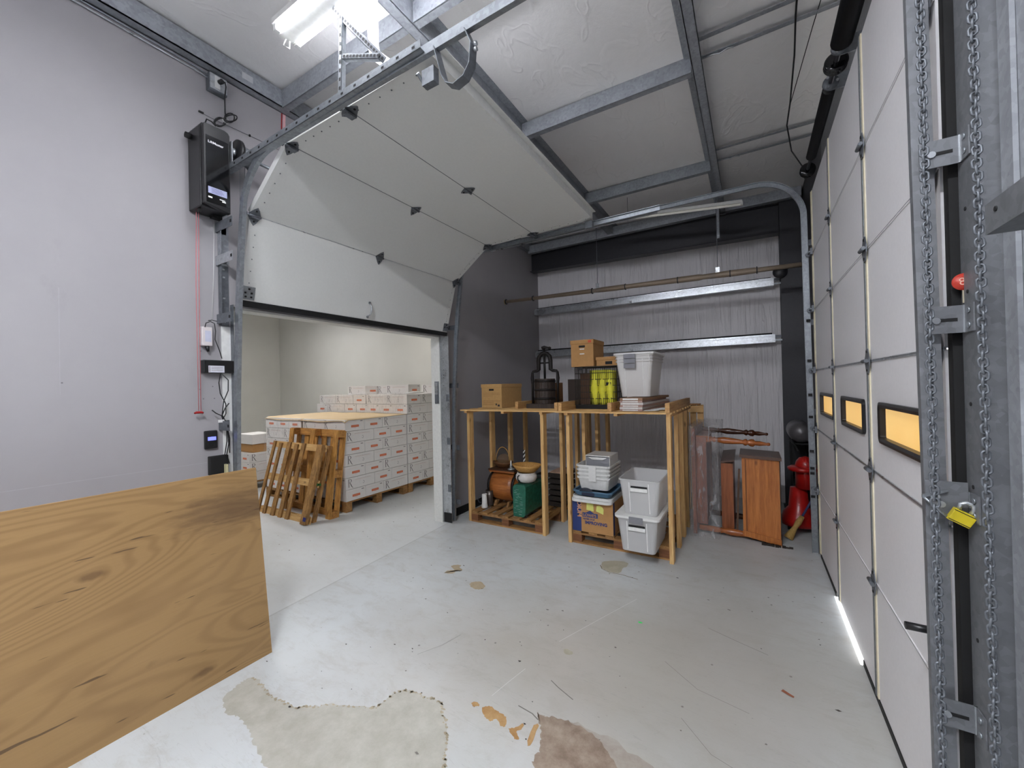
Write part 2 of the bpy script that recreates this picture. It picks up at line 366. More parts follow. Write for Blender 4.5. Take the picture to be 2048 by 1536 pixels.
# ------------------------------------------------------------------ setting
XA, YB, XR = -3.45, 6.8, .62
OY0, OY1, OZ = 1.55, 3.95, 2.39
def zc(x): return 4.30-.02*(x+3.4)
fl_ = MB().box(-12.4, XR+.14, -4, YB+.1, -.12, 0, FLO).build('floor', kind='structure'); fl_['_loc'] = (0, 0, 0)
def blot(name, rgb, rgb2):
    t = NT(name); n = t.noise(t.coord(), 9, 6, .7); t.base(t.ramp(n, [(.35, S(rgb)), (.65, S(rgb2))])); t.p(Roughness=.55); t.bump(n, .15, .004); return t.m
def decal(name, pts, mat, z=.0006, jit=.006, sub=6, label=None):
    rnd = random.Random(len(pts)*7+int(pts[0][0]*1000)); out = []; n = len(pts)
    for i in range(n):
        p0, p1, p2, p3 = pts[i-1], pts[i], pts[(i+1) % n], pts[(i+2) % n]
        for k in range(sub):
            u = k/sub; q = [.5*((2*p1[c])+(-p0[c]+p2[c])*u+(2*p0[c]-5*p1[c]+4*p2[c]-p3[c])*u*u+(-p0[c]+3*p1[c]-3*p2[c]+p3[c])*u**3) for c in (0, 1)]
            out.append((q[0]+rnd.uniform(-jit, jit), q[1]+rnd.uniform(-jit, jit), z))
    b = MB(); b.add(out, [list(range(len(out)))], mat); o = b.build(name, fl_, label=label); return out
BARE = blot('bare_patch', (163, 160, 149), (180, 178, 169)); RIMM = blot('patch_edge', (142, 130, 108), (176, 166, 144)); BRN = blot('brown_stain', (120, 102, 88), (158, 143, 128)); ORG = blot('orange_patch', (150, 108, 62), (176, 144, 100)); TANP = blot('tan_patch', (164, 148, 122), (182, 166, 140)); GRP = blot('olive_patch', (160, 154, 134), (178, 172, 154))
BIGP_ = [(-2.617, 1.266), (-2.524, 1.257), (-2.427, 1.243), (-2.332, 1.241), (-2.237, 1.249), (-2.161, 1.265), (-2.094, 1.312), (-2.02, 1.367), (-1.903, 1.419), (-1.802, 1.467), (-1.784, 1.512), (-1.779, 1.587), (-1.746, 1.637), (-1.682, 1.66), (-1.604, 1.666), (-1.545, 1.672), (-1.492, 1.667), (-1.443, 1.627), (-1.396, 1.589), (-1.335, 1.534), (-1.274, 1.445), (-1.246, 1.383),
 (-1.3, 1.2), (-1.7, 1.0), (-1.951, .983), (-2.018, .998), (-2.156, 1.027), (-2.264, 1.054), (-2.373, 1.063), (-2.458, 1.048), (-2.539, 1.062), (-2.605, 1.096), (-2.634, 1.166), (-2.647, 1.219)]
o_ = decal('bare_patch', BIGP_, BARE, .0006, .008)
b = MB(); rnd = random.Random(5)
for i in range(0, 22*6, 1):
    x, y, z = o_[i]; s_ = rnd.uniform(.004, .013); 
    if rnd.random() < .8: b.add([(x+s_*math.cos(a)*rnd.uniform(.6, 1.4), y-.006+s_*math.sin(a)*rnd.uniform(.5, 1.2), .0012) for a in (0, 1.2, 2.4, 3.6, 5)], [(0, 1, 2, 3, 4)], RIMM)
b.build('flaked_paint_edge', fl_, kind='stuff')
decal('brown_stain', [(-1.011, 1.87), (-.976, 1.865), (-.933, 1.881), (-.83, 1.9), (-.696, 1.88), (-.585, 1.80), (-.5, 1.70), (-.43, 1.6), (-.6, 1.45), (-.8, 1.50), (-.887, 1.587), (-.904, 1.63), (-.902, 1.682), (-.93, 1.748), (-.969, 1.814)], BRN, .0006, .007)
decal('faint_brown_stain', [(-.93, 1.84), (-.83, 1.91), (-.6, 1.90), (-.4, 1.84), (-.2, 1.78), (-.15, 1.5), (-.4, 1.3), (-.75, 1.42), (-.84, 1.6), (-.88, 1.75)], blot('faint_brown_stain', (150, 140, 130), (168, 162, 154)), .0004, .012)
decal('orange_patch', [(-1.35, 1.755), (-1.323, 1.77), (-1.305, 1.755), (-1.327, 1.734)], ORG, .0008, .004)
decal('orange_patch', [(-1.281, 1.751), (-1.253, 1.784), (-1.211, 1.774), (-1.151, 1.767), (-1.113, 1.726), (-1.125, 1.704), (-1.18, 1.727), (-1.192, 1.704), (-1.238, 1.71)], ORG, .0008, .004)
decal('orange_patch', [(-1.089, 1.709), (-1.068, 1.728), (-1.043, 1.773), (-1.031, 1.742), (-1.046, 1.711), (-1.013, 1.687), (-1.036, 1.674)], ORG, .0008, .004)
decal('orange_patch', [(-.989, 1.78), (-.968, 1.8), (-.952, 1.687), (-.97, 1.683)], ORG, .0010, .003)
decal('tan_patch', [(-2.536, 3.014), (-2.468, 3.065), (-2.44, 3.019), (-2.38, 2.982), (-2.433, 2.954), (-2.419, 2.894), (-2.498, 2.862), (-2.5, 2.918), (-2.458, 2.957)], TANP, .0006, .006)
decal('tan_patch', [(-2.161, 2.814), (-2.15, 2.859), (-2.107, 2.888), (-2.033, 2.854), (-2.011, 2.808), (-2.036, 2.767), (-2.076, 2.759), (-2.127, 2.775)], TANP, .0006, .005)
decal('olive_patch', [(-1.279, 3.78), (-1.186, 3.855), (-1.074, 3.871), (-1.049, 3.795), (-1.073, 3.731), (-1.076, 3.623), (-1.152, 3.605), (-1.24, 3.641), (-1.271, 3.712)], GRP, .0006, .004)
decal('olive_patch', [(-1.092, 2.401), (-1.069, 2.419), (-1.031, 2.402), (-1.031, 2.378), (-1.067, 2.366)], GRP, .0006, .003)
decal('green_spot', [(-.745, 2.945), (-.731, 2.952), (-.716, 2.945), (-.718, 2.936), (-.74, 2.934)], plain('green_paint_spot', (60, 220, 110), .5), .0006, .002, 3)
DKL = plain('dark_scratch', (110, 106, 100), .7); LTL = plain('light_scratch', (212, 212, 208), .6); OLV = plain('olive_edge', (112, 98, 70), .7)
for pts, wd, m_ in (([(-1.046, 2.114), (-.985, 2.083), (-.879, 2.041)], .005, DKL), ([(-1.151, 2.462), (-.99, 2.86), (-.828, 3.249)], .003, LTL), ([(-1.284, 1.847), (-1.258, 1.976), (-1.224, 2.126)], .0025, LTL),
        ([(-1.28, 3.70), (-1.24, 3.63), (-1.15, 3.59), (-1.05, 3.60), (-.9, 3.58)], .007, OLV), ([(-.3, 3.1), (-.12, 3.03), (.05, 2.97)], .003, DKL), ([(-1.12, 1.86), (-1.03, 1.85), (-.985, 1.83)], .006, DKL), ([(-1.9, 1.9), (-1.82, 2.05), (-1.78, 2.2)], .002, DKL), ([(-.5, 2.6), (-.3, 2.45), (-.05, 2.40)], .002, DKL), ([(-.35, 2.2), (-.2, 2.05), (.05, 1.98)], .002, DKL)):
    b = MB(); b.stroke(pts, wd, (0, 0, .0009), (1, 0, 0), (0, 1, 0), m_); b.build('floor_scratch', fl_)
b = MB(); rnd = random.Random(11)
for k in range(150):
    x, y = (rnd.uniform(-2.9, .45), rnd.uniform(1.2, 4.0)) if k < 105 else (rnd.uniform(-5, -3.6), rnd.uniform(2.4, 4.6)); s_ = rnd.choice((.004, .005, .007, .010)); a0 = rnd.uniform(0, 6)
    b.add([(x+s_*math.cos(a0+a)*rnd.uniform(.5, 1.6), y+s_*math.sin(a0+a)*rnd.uniform(.4, 1), .001+rnd.uniform(0, .003)) for a in (0, 1.5, 3, 4.5)], [(0, 1, 2, 3)], DKL if rnd.random() < .4 else plain('dark_chip', (60, 54, 50), .8))
b.build('floor_chips', label='small dark chips and leaf crumbs scattered over the concrete floor', cat='debris', kind='stuff')
b = MB(); b.add([(.10, 2.66, .0015), (.155, 2.63, .004), (.16, 2.645, .003), (.11, 2.68, .0015)], [(0, 1, 2, 3)], plain('rust_chip', (140, 84, 60), .7)); b.build('rust_chip', label='small rust brown wood chip on the floor near the exterior door', cat='chip')
b = MB()
b.box(XA-.11, XA, -4, OY0, 0, 4.32, DRY).box(XA-.11, XA, OY1, YB, 0, 4.32, DRY).box(XA-.11, XA, OY0, OY1, OZ, 4.32, DRY)
wl = b.build('wall_left', kind='structure')
sb = MB(); sb.stroke([(1.965, 3.96), (1.968, 4.05), (1.972, 4.16)], .012, (XA+.001, 0, 0), (0, 1, 0), (0, 0, 1), RED)
sb.stroke([(1.992, 3.97), (1.99, 4.08), (1.996, 4.16)], .022, (XA+.001, 0, 0), (0, 1, 0), (0, 0, 1), plain('pink_stain', (226, 178, 180), .8))
wl['_loc'] = (0, 0, 0); sb.build('red_paint_streak', wl)
pen = plain('pencil_line', (170, 166, 172), .8); scuff = plain('scuff_mark', (120, 116, 120), .8)
sb = MB(); sb.stroke([(.2, 1.222), (.8, 1.22), (1.369, 1.215)], .003, (XA+.001, 0, 0), (0, 1, 0), (0, 0, 1), pen); sb.stroke([(.646, 1.734), (.647, 2.36)], .002, (XA+.001, 0, 0), (0, 1, 0), (0, 0, 1), pen)
for y, z in ((.65, 1.80), (1.0, 1.0), (1.34, 2.03), (1.33, 1.75), (1.35, 1.68), (1.42, 1.68), (1.41, 1.77)): sb.rect(y, y+.008, z, z+.008, (XA+.001, 0, 0), (0, 1, 0), (0, 0, 1), scuff)
sb.build('wall_marks', wl)
MB().box(-12.4, XR+.14, YB, YB+.1, 0, 4.4, VW).build('wall_back', kind='structure')
MB().box(-12.35, -12.25, -4, YB, 0, 4.4, R2).build('wall_far', kind='structure')
MB().box(-12.25, XA-.111, YB-.01, YB-.004, 0, 4.25, R2).build('wall_side', kind='structure')
MB().box(XA-.117, XA-.1115, -3.9, OY0, 0, 4.2, R2).box(XA-.117, XA-.1115, OY1, YB-.02, 0, 4.2, R2).box(XA-.117, XA-.1115, OY0, OY1, OZ, 4.2, R2).build('wall_inner', kind='structure')
MB().box(-12.4, XR+.14, -4.1, -4, 0, 4.4, DRY).build('wall_front', kind='structure')
GSH = galv('galvanised_sheet', (150, 153, 158), .3, .5)
b = MB(); b.box(XR, XR+.12, -4, 1.865, 0, 4.3, GSH).box(XR, XR+.12, 4.84, YB, 0, 4.3, DARK).box(XR, XR+.12, 1.865, 4.84, 3.50, 4.3, JAMB)
b.build('wall_right', kind='structure')
b = MB(); b.add([(-12.4, -4, 4.48), (XR+.14, -4, zc(XR)), (XR+.14, YB+.1, zc(XR)), (-12.4, YB+.1, 4.48), (-3.4, -4, 4.30), (-3.4, YB+.1, 4.30)], [(4, 1, 2, 5), (0, 4, 5, 3)], VC)
b.add([(-12.4, -4, 4.58), (XR+.14, -4, zc(XR)+.1), (XR+.14, YB+.1, zc(XR)+.1), (-12.4, YB+.1, 4.58)], [(0, 1, 2, 3)], VC); b.build('ceiling', kind='structure')
MB().box(XA, XA+.012, 4.06, YB-.02, 0, .10, BLKM).build('baseboard_left', kind='structure')
# white wooden casing of the opening
b = MB(); b.box(XA-.125, XA+.012, OY1-.018, OY1+.0, 0, OZ, OFFW).box(XA-.125, XA+.012, OY0, OY0+.018, 0, OZ, OFFW).box(XA-.125, XA+.012, OY0, OY1, OZ-.018, OZ, OFFW)
b.build('trim_1', kind='structure')

# roof framing --------------------------------------------------
def channel_y(name, x, y0, y1, z0, z1, wd, side, mat, label, group=None):
    b = MB(); t = .006
    b.box(x-t, x+t, y0, y1, z0, z1, mat)
    b.box(x, x+side*wd, y0, y1, z0, z0+t, mat); b.box(x, x-side*wd*.9, y0, y1, z1-t, z1, mat)
    b.box(x+side*wd-.004*side, x+side*wd, y0, y1, z0, z0+.022, mat)
    return b.build(name, label=label, cat='beam', group=group)
b = MB(); b.box(-3.449, -3.44, -4, 6.44, 4.14, 4.295, PURL).box(-3.449, -3.37, -4, 6.44, 4.14, 4.148, PURL).box(-3.378, -3.37, -4, 6.44, 4.14, 4.285, PURL)
b.rect(1.62, 1.70, 4.19, 4.24, (-3.3695, 0, 0), (0, 1, 0), (0, 0, 1), plain('white_label', (190, 192, 194), .6)); b.build('roof_purlin', label='long grey steel channel running along the top of the left wall', cat='beam')
channel_y('roof_purlin', -1.86, -4, 6.44, 4.125, zc(-1.86)-.002, .075, -1, PURL, 'long grey steel roof purlin passing above the raised sectional door')
channel_y('roof_purlin', -.335, -4, 6.44, 4.10, zc(-.33)-.004, .07, 1, PURL, 'long grey steel roof purlin nearest the exterior door wall')
def cross(x0, x1, y, z0, z1, label, mat=PURL):
    b = MB(); b.box(x0, x1, y-.004, y+.004, z0, z1, mat).box(x0, x1, y, y+.055, z0, z0+.006, mat).box(x0, x1, y, y+.055, z1-.006, z1, mat)
    return b.build('roof_brace', label=label, cat='beam', group=None)
cross(-3.365, -1.87, 1.93, 4.13, 4.28, 'grey steel cross brace beside the lit fluorescent lamp, left of the first purlin')
cross(-1.845, -.35, 1.93, 4.115, 4.25, 'grey steel cross brace between the purlins nearest the camera, above the long door track')
cross(-1.845, -.35, 3.38, 4.115, 4.25, 'bright grey steel cross brace in the middle bay between two purlins')
cross(-1.845, -.35, 5.06, 4.115, 4.25, 'grey steel cross brace between two purlins, nearest the back wall', GAL)
cross(-3.365, -1.87, 3.38, 4.13, 4.28, 'grey steel cross brace hidden mostly above the raised door panels')
cross(-3.365, -1.87, 5.06, 4.13, 4.28, 'grey steel cross brace in the back left corner above the far door track')
for i, (y, nm) in enumerate([(3.19, 'first'), (3.38, 'second'), (4.80, 'third'), (5.04, 'fourth')]):
    b = MB(); z = zc(.15)-.035; b.box(-.31, .60, y-.018, y+.018, z, z+.004, PURL).box(-.31, .60, y+.016, y+.018, z, z+.02, PURL)
    if i % 2: b.tube([(-.27, y, z-.006), (-.2, y, z-.004), (-.15, y+.005, z-.012), (-.1, y-.005, z-.004), (-.06, y, z-.012)], .006, GALW, 5)
    b.build('ceiling_strap', label=f'thin steel ceiling strap beside the exterior door, {nm} of four counting away from the camera', cat='strap')
# dark rafter, lintel channel and column at the back
b = MB(); r0, r1 = 3.80, 3.705
def rb(x0, x1, y0, y1, za, zb):     # za/zb height above the sloping rafter bottom
    f = lambda x: r0+(r1-r0)*(x+3.43)/(3.8)
    b.add([(x0, y0, f(x0)+za), (x1, y0, f(x1)+za), (x1, y1, f(x1)+za), (x0, y1, f(x0)+za), (x0, y0, f(x0)+zb), (x1, y0, f(x1)+zb), (x1, y1, f(x1)+zb), (x0, y1, f(x0)+zb)],
          [(0, 3, 2, 1), (4, 5, 6, 7), (0, 1, 5, 4), (1, 2, 6, 5), (2, 3, 7, 6), (3, 0, 4, 7)], DARK)
rb(-3.43, .36, 6.45, 6.61, 0, .012); rb(-3.43, .36, 6.525, 6.535, 0, .40); rb(-3.43, .36, 6.45, 6.61, .388, .40)
b.build('roof_rafter', label='dark painted steel rafter running across the top of the back wall', cat='beam')
b = MB(); b.box(-3.40, XR-.02, 6.34, 6.348, 4.10, 4.24, PURL).box(-3.40, XR-.02, 6.348, 6.42, 4.10, 4.107, PURL); b.build('eave_channel', label='light grey steel channel above the dark rafter at the back', cat='beam')
b = MB(); b.box(.362, XR-.005, 6.45, 6.462, 0, 4.2, DARK).box(.362, XR-.005, 6.69, 6.70, 0, 4.2, DARK).box(.485, .495, 6.462, 6.69, 0, 4.2, DARK); b.box(.34, .61, 6.44, 6.71, 0, .015, DARK)
b.lathe([(0, .0), (.085, .0), (.085, .02), (0, .02)], (.355, 6.41, 3.17), DARK, 20, 'y')
b.build('steel_column', label='dark painted steel column in the back right corner', cat='column')
def girt(z0, z1, mat, label):
    b = MB(); b.box(-3.44, .29, 6.60, 6.605, z0, z1-.03, mat).box(-3.44, .29, 6.605, 6.72, z0, z0+.005, mat).box(-3.44, .29, 6.63, 6.635, z1-.035, z1, mat).box(-3.44, .26, 6.6, 6.74, z1-.034, z1-.03, mat)
    b.box(-3.44, .26, 6.72, 6.735, z1-.02, z1+.03, BLKM); b.box(.29, .36, 6.62, 6.625, z0+.06, z0+.10, GALD); b.box(.26, .40, 6.64, 6.65, z0+.02, z0+.045, GAL)
    b.build('wall_girt', label=label, cat='beam')
girt(3.035, 3.15, GALW, 'upper galvanised wall girt with a bright highlight, on the back wall')
girt(2.25, 2.365, GALW, 'lower galvanised wall girt on the back wall behind the stored boxes')
for o in ():
    pass

# ------------------------------------------------------------------ door 1: sectional door in the left wall, raised
PF = [(-3.335, 2.43), (-3.165, 3.045), (-2.665, 3.405), (-2.05, 3.413), (-1.375, 3.425)]
d1 = thing('door_1', 'raised grey white sectional garage door in the left wall', None, (0, 0, 0), kind='structure')
T = .045
for i in range(4):
    (xa, za), (xb, zb) = PF[i], PF[i+1]; d = Vector((xb-xa, 0, zb-za)); L = d.length; d.normalize(); nrm = Vector((-d.z, 0, d.x))   # away from the room interior side
    g = .003; A = Vector((xa, 0, za))+d*g; B_ = Vector((xb, 0, zb))-d*g; b = MB()
    y0, y1 = 1.56, 3.965
    b.prism([A+Vector((0, y0, 0)), A+Vector((0, y1, 0)), A+nrm*T+Vector((0, y1, 0)), A+nrm*T+Vector((0, y0, 0))], B_-A, WHP)
    # end stiles
    for ya, yb in ((y0-.004, y0+.06), (y1-.06, y1+.004)):
        b.prism([A-nrm*.002+Vector((0, ya, 0)), A-nrm*.002+Vector((0, yb, 0)), A+nrm*(T+.002)+Vector((0, yb, 0)), A+nrm*(T+.002)+Vector((0, ya, 0))], B_-A, WHP)
    for k in range(7):      # small screws along the stiles
        q = A+(B_-A)*((k+.5)/7)-nrm*.003
        for yy in (y0+.045, y1-.045): b.box(q.x-.003, q.x+.003, yy-.003, yy+.003, q.z-.003, q.z+.003, GALD)
    if i == 3:
        b.prism([B_+nrm*0+Vector((0, y0, 0)), B_+Vector((0, y1, 0)), B_+nrm*(T+.03)+Vector((0, y1, 0)), B_+nrm*(T+.03)+Vector((0, y0, 0))], d*.012, OFFW)
        b.prism([B_+nrm*(T+.02)+d*.012+Vector((0, y0, 0)), B_+nrm*(T+.02)+d*.012+Vector((0, y1, 0)), B_+nrm*(T+.026)+d*.012+Vector((0, y1, 0)), B_+nrm*(T+.026)+d*.012+Vector((0, y0, 0))], d*.035, OFFW)
    if i < 3:       # seam reveal strip
        b.prism([B_-nrm*.001+Vector((0, y0, 0)), B_-nrm*.001+Vector((0, y1, 0)), B_+nrm*.01+Vector((0, y1, 0)), B_+nrm*.01+Vector((0, y0, 0))], d*.006, (GALW, GALD, GALD)[i])
    pn = b.build('door_panel', d1)
    if i < 3:
        (xc, zc_) = PF[i+2]; d2 = Vector((xc-xb, 0, zc_-zb)).normalized(); n2 = Vector((-d2.z, 0, d2.x)); J = Vector((xb, 0, zb))
        for yy, kind in ((2.76, 'mid'), (1.585, 'end'), (3.94, 'end')):
            h = MB(); wd = .05 if kind == 'mid' else .05
            for dd, nn, sg in ((d, nrm, -1), (d2, n2, 1)):
                p0 = J-nn*.004; tri = [p0+Vector((0, yy-wd, 0)), p0+Vector((0, yy+wd, 0)), p0+dd*sg*.055+Vector((0, yy+.018, 0)), p0+dd*sg*.075+Vector((0, yy, 0)), p0+dd*sg*.055+Vector((0, yy-.018, 0))]
                h.prism(tri, -nn*.003, GALD); q = p0+dd*sg*.045-nn*.004; h.box(q.x-.005, q.x+.005, yy-.005, yy+.005, q.z-.005, q.z+.005, BLKM)
            ax = J-(nrm+n2)*.5*.014; h.cyl(ax+Vector((0, yy-.045, 0)), ax+Vector((0, yy+.045, 0)), .009, GALD, 10)
            if kind == 'end':
                s_ = -1 if yy < 2 else 1; h.cyl(ax+Vector((0, yy, 0)), ax+Vector((0, yy+s_*.07, 0)), .006, GALW, 8); h.cyl(ax+Vector((0, yy+s_*.06, 0)), ax+Vector((0, yy+s_*.075, 0)), .022, GALD, 14)
                h.box(ax.x-.02, ax.x+.02, yy-.03, yy+.03, ax.z-.022, ax.z-.016, GALD)
            h.build('hinge', pn)
    if i == 0:
        c0 = A+d*.11-nrm*.004; h = MB(); yy = 2.73; p = [A+d*k-nrm*o+Vector((0, yy, 0)) for k, o in ((.035, .004), (.045, .02), (.06, .042), (.10, .05), (.14, .042), (.155, .02), (.165, .004))]
        h.tube(p, [.008, .006, .008, .009, .008, .006, .008], GALW, 8)
        for k in (.03, .17): q = A+d*k-nrm*.003; h.cyl(q+Vector((0, yy, 0)), q-nrm*.004+Vector((0, yy, 0)), .014, GAL, 12)
        h.build('lift_handle', pn, label='small chrome lift handle')
        for yy in (1.61, 3.93):
            h = MB(); q0 = A+d*.01-nrm*.003; h.prism([q0+Vector((0, yy-.045, 0)), q0+Vector((0, yy+.045, 0)), q0+d*.10+Vector((0, yy+.045, 0)), q0+d*.10+Vector((0, yy-.045, 0))], -nrm*.003, GAL)
            for a_, c_ in ((.02, -.02), (.05, -.025), (.08, 0), (.05, .02), (.02, .02)): q = q0+d*a_-nrm*.004; h.box(q.x-.006, q.x+.006, yy+c_-.006, yy+c_+.006, q.z-.006, q.z+.006, BLKM)
            s_ = -1 if yy < 2 else 1; q = q0+d*.02-nrm*.012; h.cyl(q+Vector((0, yy-.04, 0)), q+Vector((0, yy+s_*.06, 0)), .006, GAL, 8); h.build('bottom_bracket', pn)
        q = Vector((xa, 0, za)); sl = MB(); sl.prism([q+nrm*0-nrm*.012+Vector((0, 1.555, 0)), q-nrm*.012+Vector((0, 3.97, 0)), q+nrm*(T+.004)+Vector((0, 3.97, 0)), q+nrm*(T+.004)+Vector((0, 1.555, 0))], -d*.045, BLKM)
        sl.build('bottom_seal', d1, label='black rubber bottom seal')

# tracks of door 1
def track1(y, side, label, xend):
    t = thing('door_track', label, 'door track', (-3.33, y, 0))
    path = [(-3.325, y, .02), (-3.295, y, 1.0), (-3.27, y, 1.7), (-3.225, y, 2.35), (-3.18, y, 2.75)]
    path += arc(-2.74, 2.98, .41, 168, 90, y, 12)[1:] + [(-2.0, y, 3.395), (xend, y, 3.40)]
    b = MB(); b.sweep(path, C_PROF if side > 0 else mirror_prof(C_PROF), (0, 1, 0), GAL)
    for k in range(8):
        x = -3.0+.0; z = .45+.22*k
    b.build('rail', t)
    return t
tl = track1(1.485, 1, 'galvanised door track on the left of the doorway, curving up beside the black motor', -.35)
tr = track1(4.035, -1, 'galvanised door track on the right of the doorway, curving up under the ceiling', -.72)
def pangle(p0, p1, w, t, mat, flip=1, holes=.04, side='y'):       # perforated steel angle between two points in a plane y=const
    p0, p1 = Vector(p0), Vector(p1); d = (p1-p0); L = d.length; d.normalize(); n = Vector((-d.z, 0, d.x))*flip; Y = Vector((0, 1, 0))
    b = MB(); b.prism([p0, p0+n*w, p0+n*w+Y*t, p0+Y*t], d*L, mat); b.prism([p0, p0+Y*w, p0+Y*w+n*t, p0+n*t], d*L, mat)
    k = holes/2
    if holes:
        while k < L:
            q = p0+d*k+n*w*.5; b.add([q+d*a*.010+n*c*.007-Y*.0012 for a, c in ((-1, -1), (1, -1), (1, 1), (-1, 1))], [(0, 1, 2, 3)], BLKM)
            k += holes
    return b
pangle((-3.43, 1.455, 3.35), (-1.35, 1.455, 3.385), .042, .003, GAL, 1, .11).build('stiffener_angle', tl)
pangle((-2.70, 4.065, 3.375), (-.75, 4.065, 3.378), .03, .003, GALW, 1, .14).build('stiffener_angle', tr)
for zz, mt in ((2.97, GALD), (2.72, GALW), (2.28, GALD), (1.48, GALD)):
    xt = -3.20 if zz > 2.9 else (-3.2 if zz > 2.6 else (-3.24 if zz > 2 else -3.29))
    b = MB(); b.box(-3.447, xt, 1.448, 1.453, zz-.035, zz+.035, mt).box(-3.447, -3.443, 1.453, 1.52, zz-.035, zz+.035, mt).box(xt-.02, xt+.0, 1.445, 1.4475, zz-.01, zz+.01, BLKM)
    b.build('track_bracket', tl)
for zz in (.25, .95, 1.75, 2.5): MB().box(-3.447, -3.24, 4.063, 4.067, zz-.03, zz+.03, GALD).box(-3.447, -3.443, 4.00, 4.063, zz-.03, zz+.03, GALD).build('track_bracket', tr)
b = MB(); b.box(-3.447, -3.443, 1.462, 1.535, 2.71, 3.32, PURL); b.box(-3.443, -3.395, 1.462, 1.466, 2.71, 3.32, PURL); b.build('mounting_angle', label='pale blue grey steel mounting angle on the wall under the motor', cat='bracket')
b = MB(); b.box(-3.447, -3.442, 1.462, 1.53, 2.235, 2.695, GALD); b.box(-3.442, -3.40, 1.462, 1.466, 2.235, 2.695, GALD)
for z in (2.26, 2.44, 2.6, 2.66): b.box(-3.4418, -3.440, 1.49, 1.505, z, z+.012, GALW)
b.build('mounting_angle', label='darker bolted steel mounting angle just above the white power adapter', cat='bracket')
# left jamb angle and right jamb angle
b = MB(); b.box(XA+.001, XA+.006, 1.475, 1.545, 0, 2.23, WHT).box(XA+.006, XA+.05, 1.538, 1.543, 0, 2.40, GALD); b.build('jamb_angle', label='narrow steel jamb angle on the left edge of the doorway', cat='jamb')
b = MB(); b.box(XA+.012, XA+.018, 3.955, 4.02, 0, 2.4, GALW).box(XA+.014, XA+.15, 3.953, 3.958, 0, 2.38, GALW)
for z in (.4, 1.0, 1.55): b.box(XA+.10, XA+.145, 3.948, 3.953, z, z+.09, GALD)
for z in (1.75, 1.85, 1.88, 1.95, 2.05, 2.1): b.box(XA+.06, XA+.068, 3.951, 3.953, z, z+.008, BLKM)
b.box(XA+.03, XA+.15, 3.945, 3.952, .01, .13, BLKM); b.build('jamb_angle', label='galvanised jamb plate on the right edge of the doorway beside the white casing', cat='jamb')
b = MB(); b.box(XA-.07, XA-.0, 3.925, 3.932, 1.52, 1.81, GAL).box(XA-.055, XA-.02, 3.918, 3.925, 1.64, 1.79, GALW).box(XA-.06, XA-.012, 3.912, 3.925, 1.53, 1.64, GALD)
b.build('latch_plate', label='grey metal latch plate on the white casing at the right of the doorway', cat='latch', bevel=.003)

# cable drum and shaft above door 1
t = thing('cable_drum', 'grooved cable drum on a shaft beside the black motor', 'drum', (-3.25, 1.5, 3.50))
MB().lathe([(0, 1.505), (.098, 1.505), (.10, 1.512), (.10, 1.527), (.095, 1.532), (0, 1.532)], (-3.25, 0, 3.50), BLK, 32, 'y').build('end_disc', t, label='black end disc')
b = MB(); pr_ = [(0, 1.532), (.085, 1.532)]
for k in range(6): pr_ += [(.062, 1.54+k*.010), (.068, 1.545+k*.010)]
pr_ += [(.075, 1.605), (.09, 1.622), (.09, 1.63), (0, 1.63)]; b.lathe(pr_, (-3.25, 0, 3.50), GAL, 32, 'y'); b.build('spool', t)
b = MB(); b.cyl((-3.25, 1.46, 3.50), (-3.25, 4.2, 3.50), .0125, GAL, 12); b.cyl((-3.25, 1.478, 3.5), (-3.25, 1.50, 3.5), .028, GALW, 16); b.build('shaft', t)
MB().box(-3.447, -3.21, 1.464, 1.470, 3.36, 3.56, GALW).build('bearing_plate', t)
b = MB()
for x, y in ((-3.32, 1.56), (-3.335, 1.60), (-3.30, 1.585)): b.tube([(x+.02, y, 3.45), (x, y, 3.0), (-3.33, y-.02, 2.45)], .0018, GALD, 5)
b.build('lift_cable', t)

# hangers of the left track
t = thing('track_hanger', 'perforated steel angle hanger frame holding up the long left door track', 'hanger', (-1.97, 1.47, 3.44))
pangle((-2.05, 1.47, 3.93), (-1.63, 1.47, 3.44), .034, .003, GALD, 1, .032).build('diagonal_brace', t)
pangle((-1.965, 1.465, 3.42), (-1.945, 1.465, 3.86), .028, .003, GAL, 1, .05).build('upright', t)
pangle((-1.95, 1.463, 3.60), (-1.66, 1.463, 3.475), .028, .003, GAL, 1, .03).build('strut', t)
b = MB(); b.sweep([(-1.90, 1.63, 4.28), (-1.90, 1.63, 3.78), (-1.885, 1.63, 3.72), (-1.72, 1.63, 3.56)], [(-.03, 0), (.03, 0), (.03, .03), (.025, .03), (.025, .004), (-.025, .004), (-.025, .03), (-.03, .03)], (0, 1, 0), OFFW)
b.build('hanging_channel', label='white painted channel hanging down from the roof behind the lit lamp, bent at its foot', cat='channel')
b = MB(); b.box(-1.44, -1.36, 3.93, 3.97, 3.33, 3.40, GALD).cyl((-1.40, 3.95, 3.38), (-1.40, 4.04, 3.38), .006, GAL, 8).cyl((-1.40, 4.025, 3.38), (-1.40, 4.045, 3.38), .02, GALD, 12); b.build('top_bracket', label='steel top roller bracket at the far upper corner of the raised door', cat='bracket')
t = thing('strap_hook', 'curved steel strap hook hanging under the end of the long door track', 'hook', (-1.15, 1.5, 3.2))
b = MB(); pts = [(-1.285, 1.50, 3.38), (-1.24, 1.50, 3.22), (-1.215, 1.5, 3.175), (-1.17, 1.5, 3.15), (-1.11, 1.5, 3.165), (-1.075, 1.5, 3.21), (-1.065, 1.5, 3.30), (-1.10, 1.5, 3.38)]
b.sweep(pts, [(-.002, -.025), (.002, -.025), (.002, .025), (-.002, .025)], (0, 1, 0), GALD); b.build('strap', t)
b = MB()
for z in (3.30, 3.275): b.cyl((-1.06, 1.5, z), (-1.045, 1.5, z), .010, GALW, 8)
b.build('bolt', t)
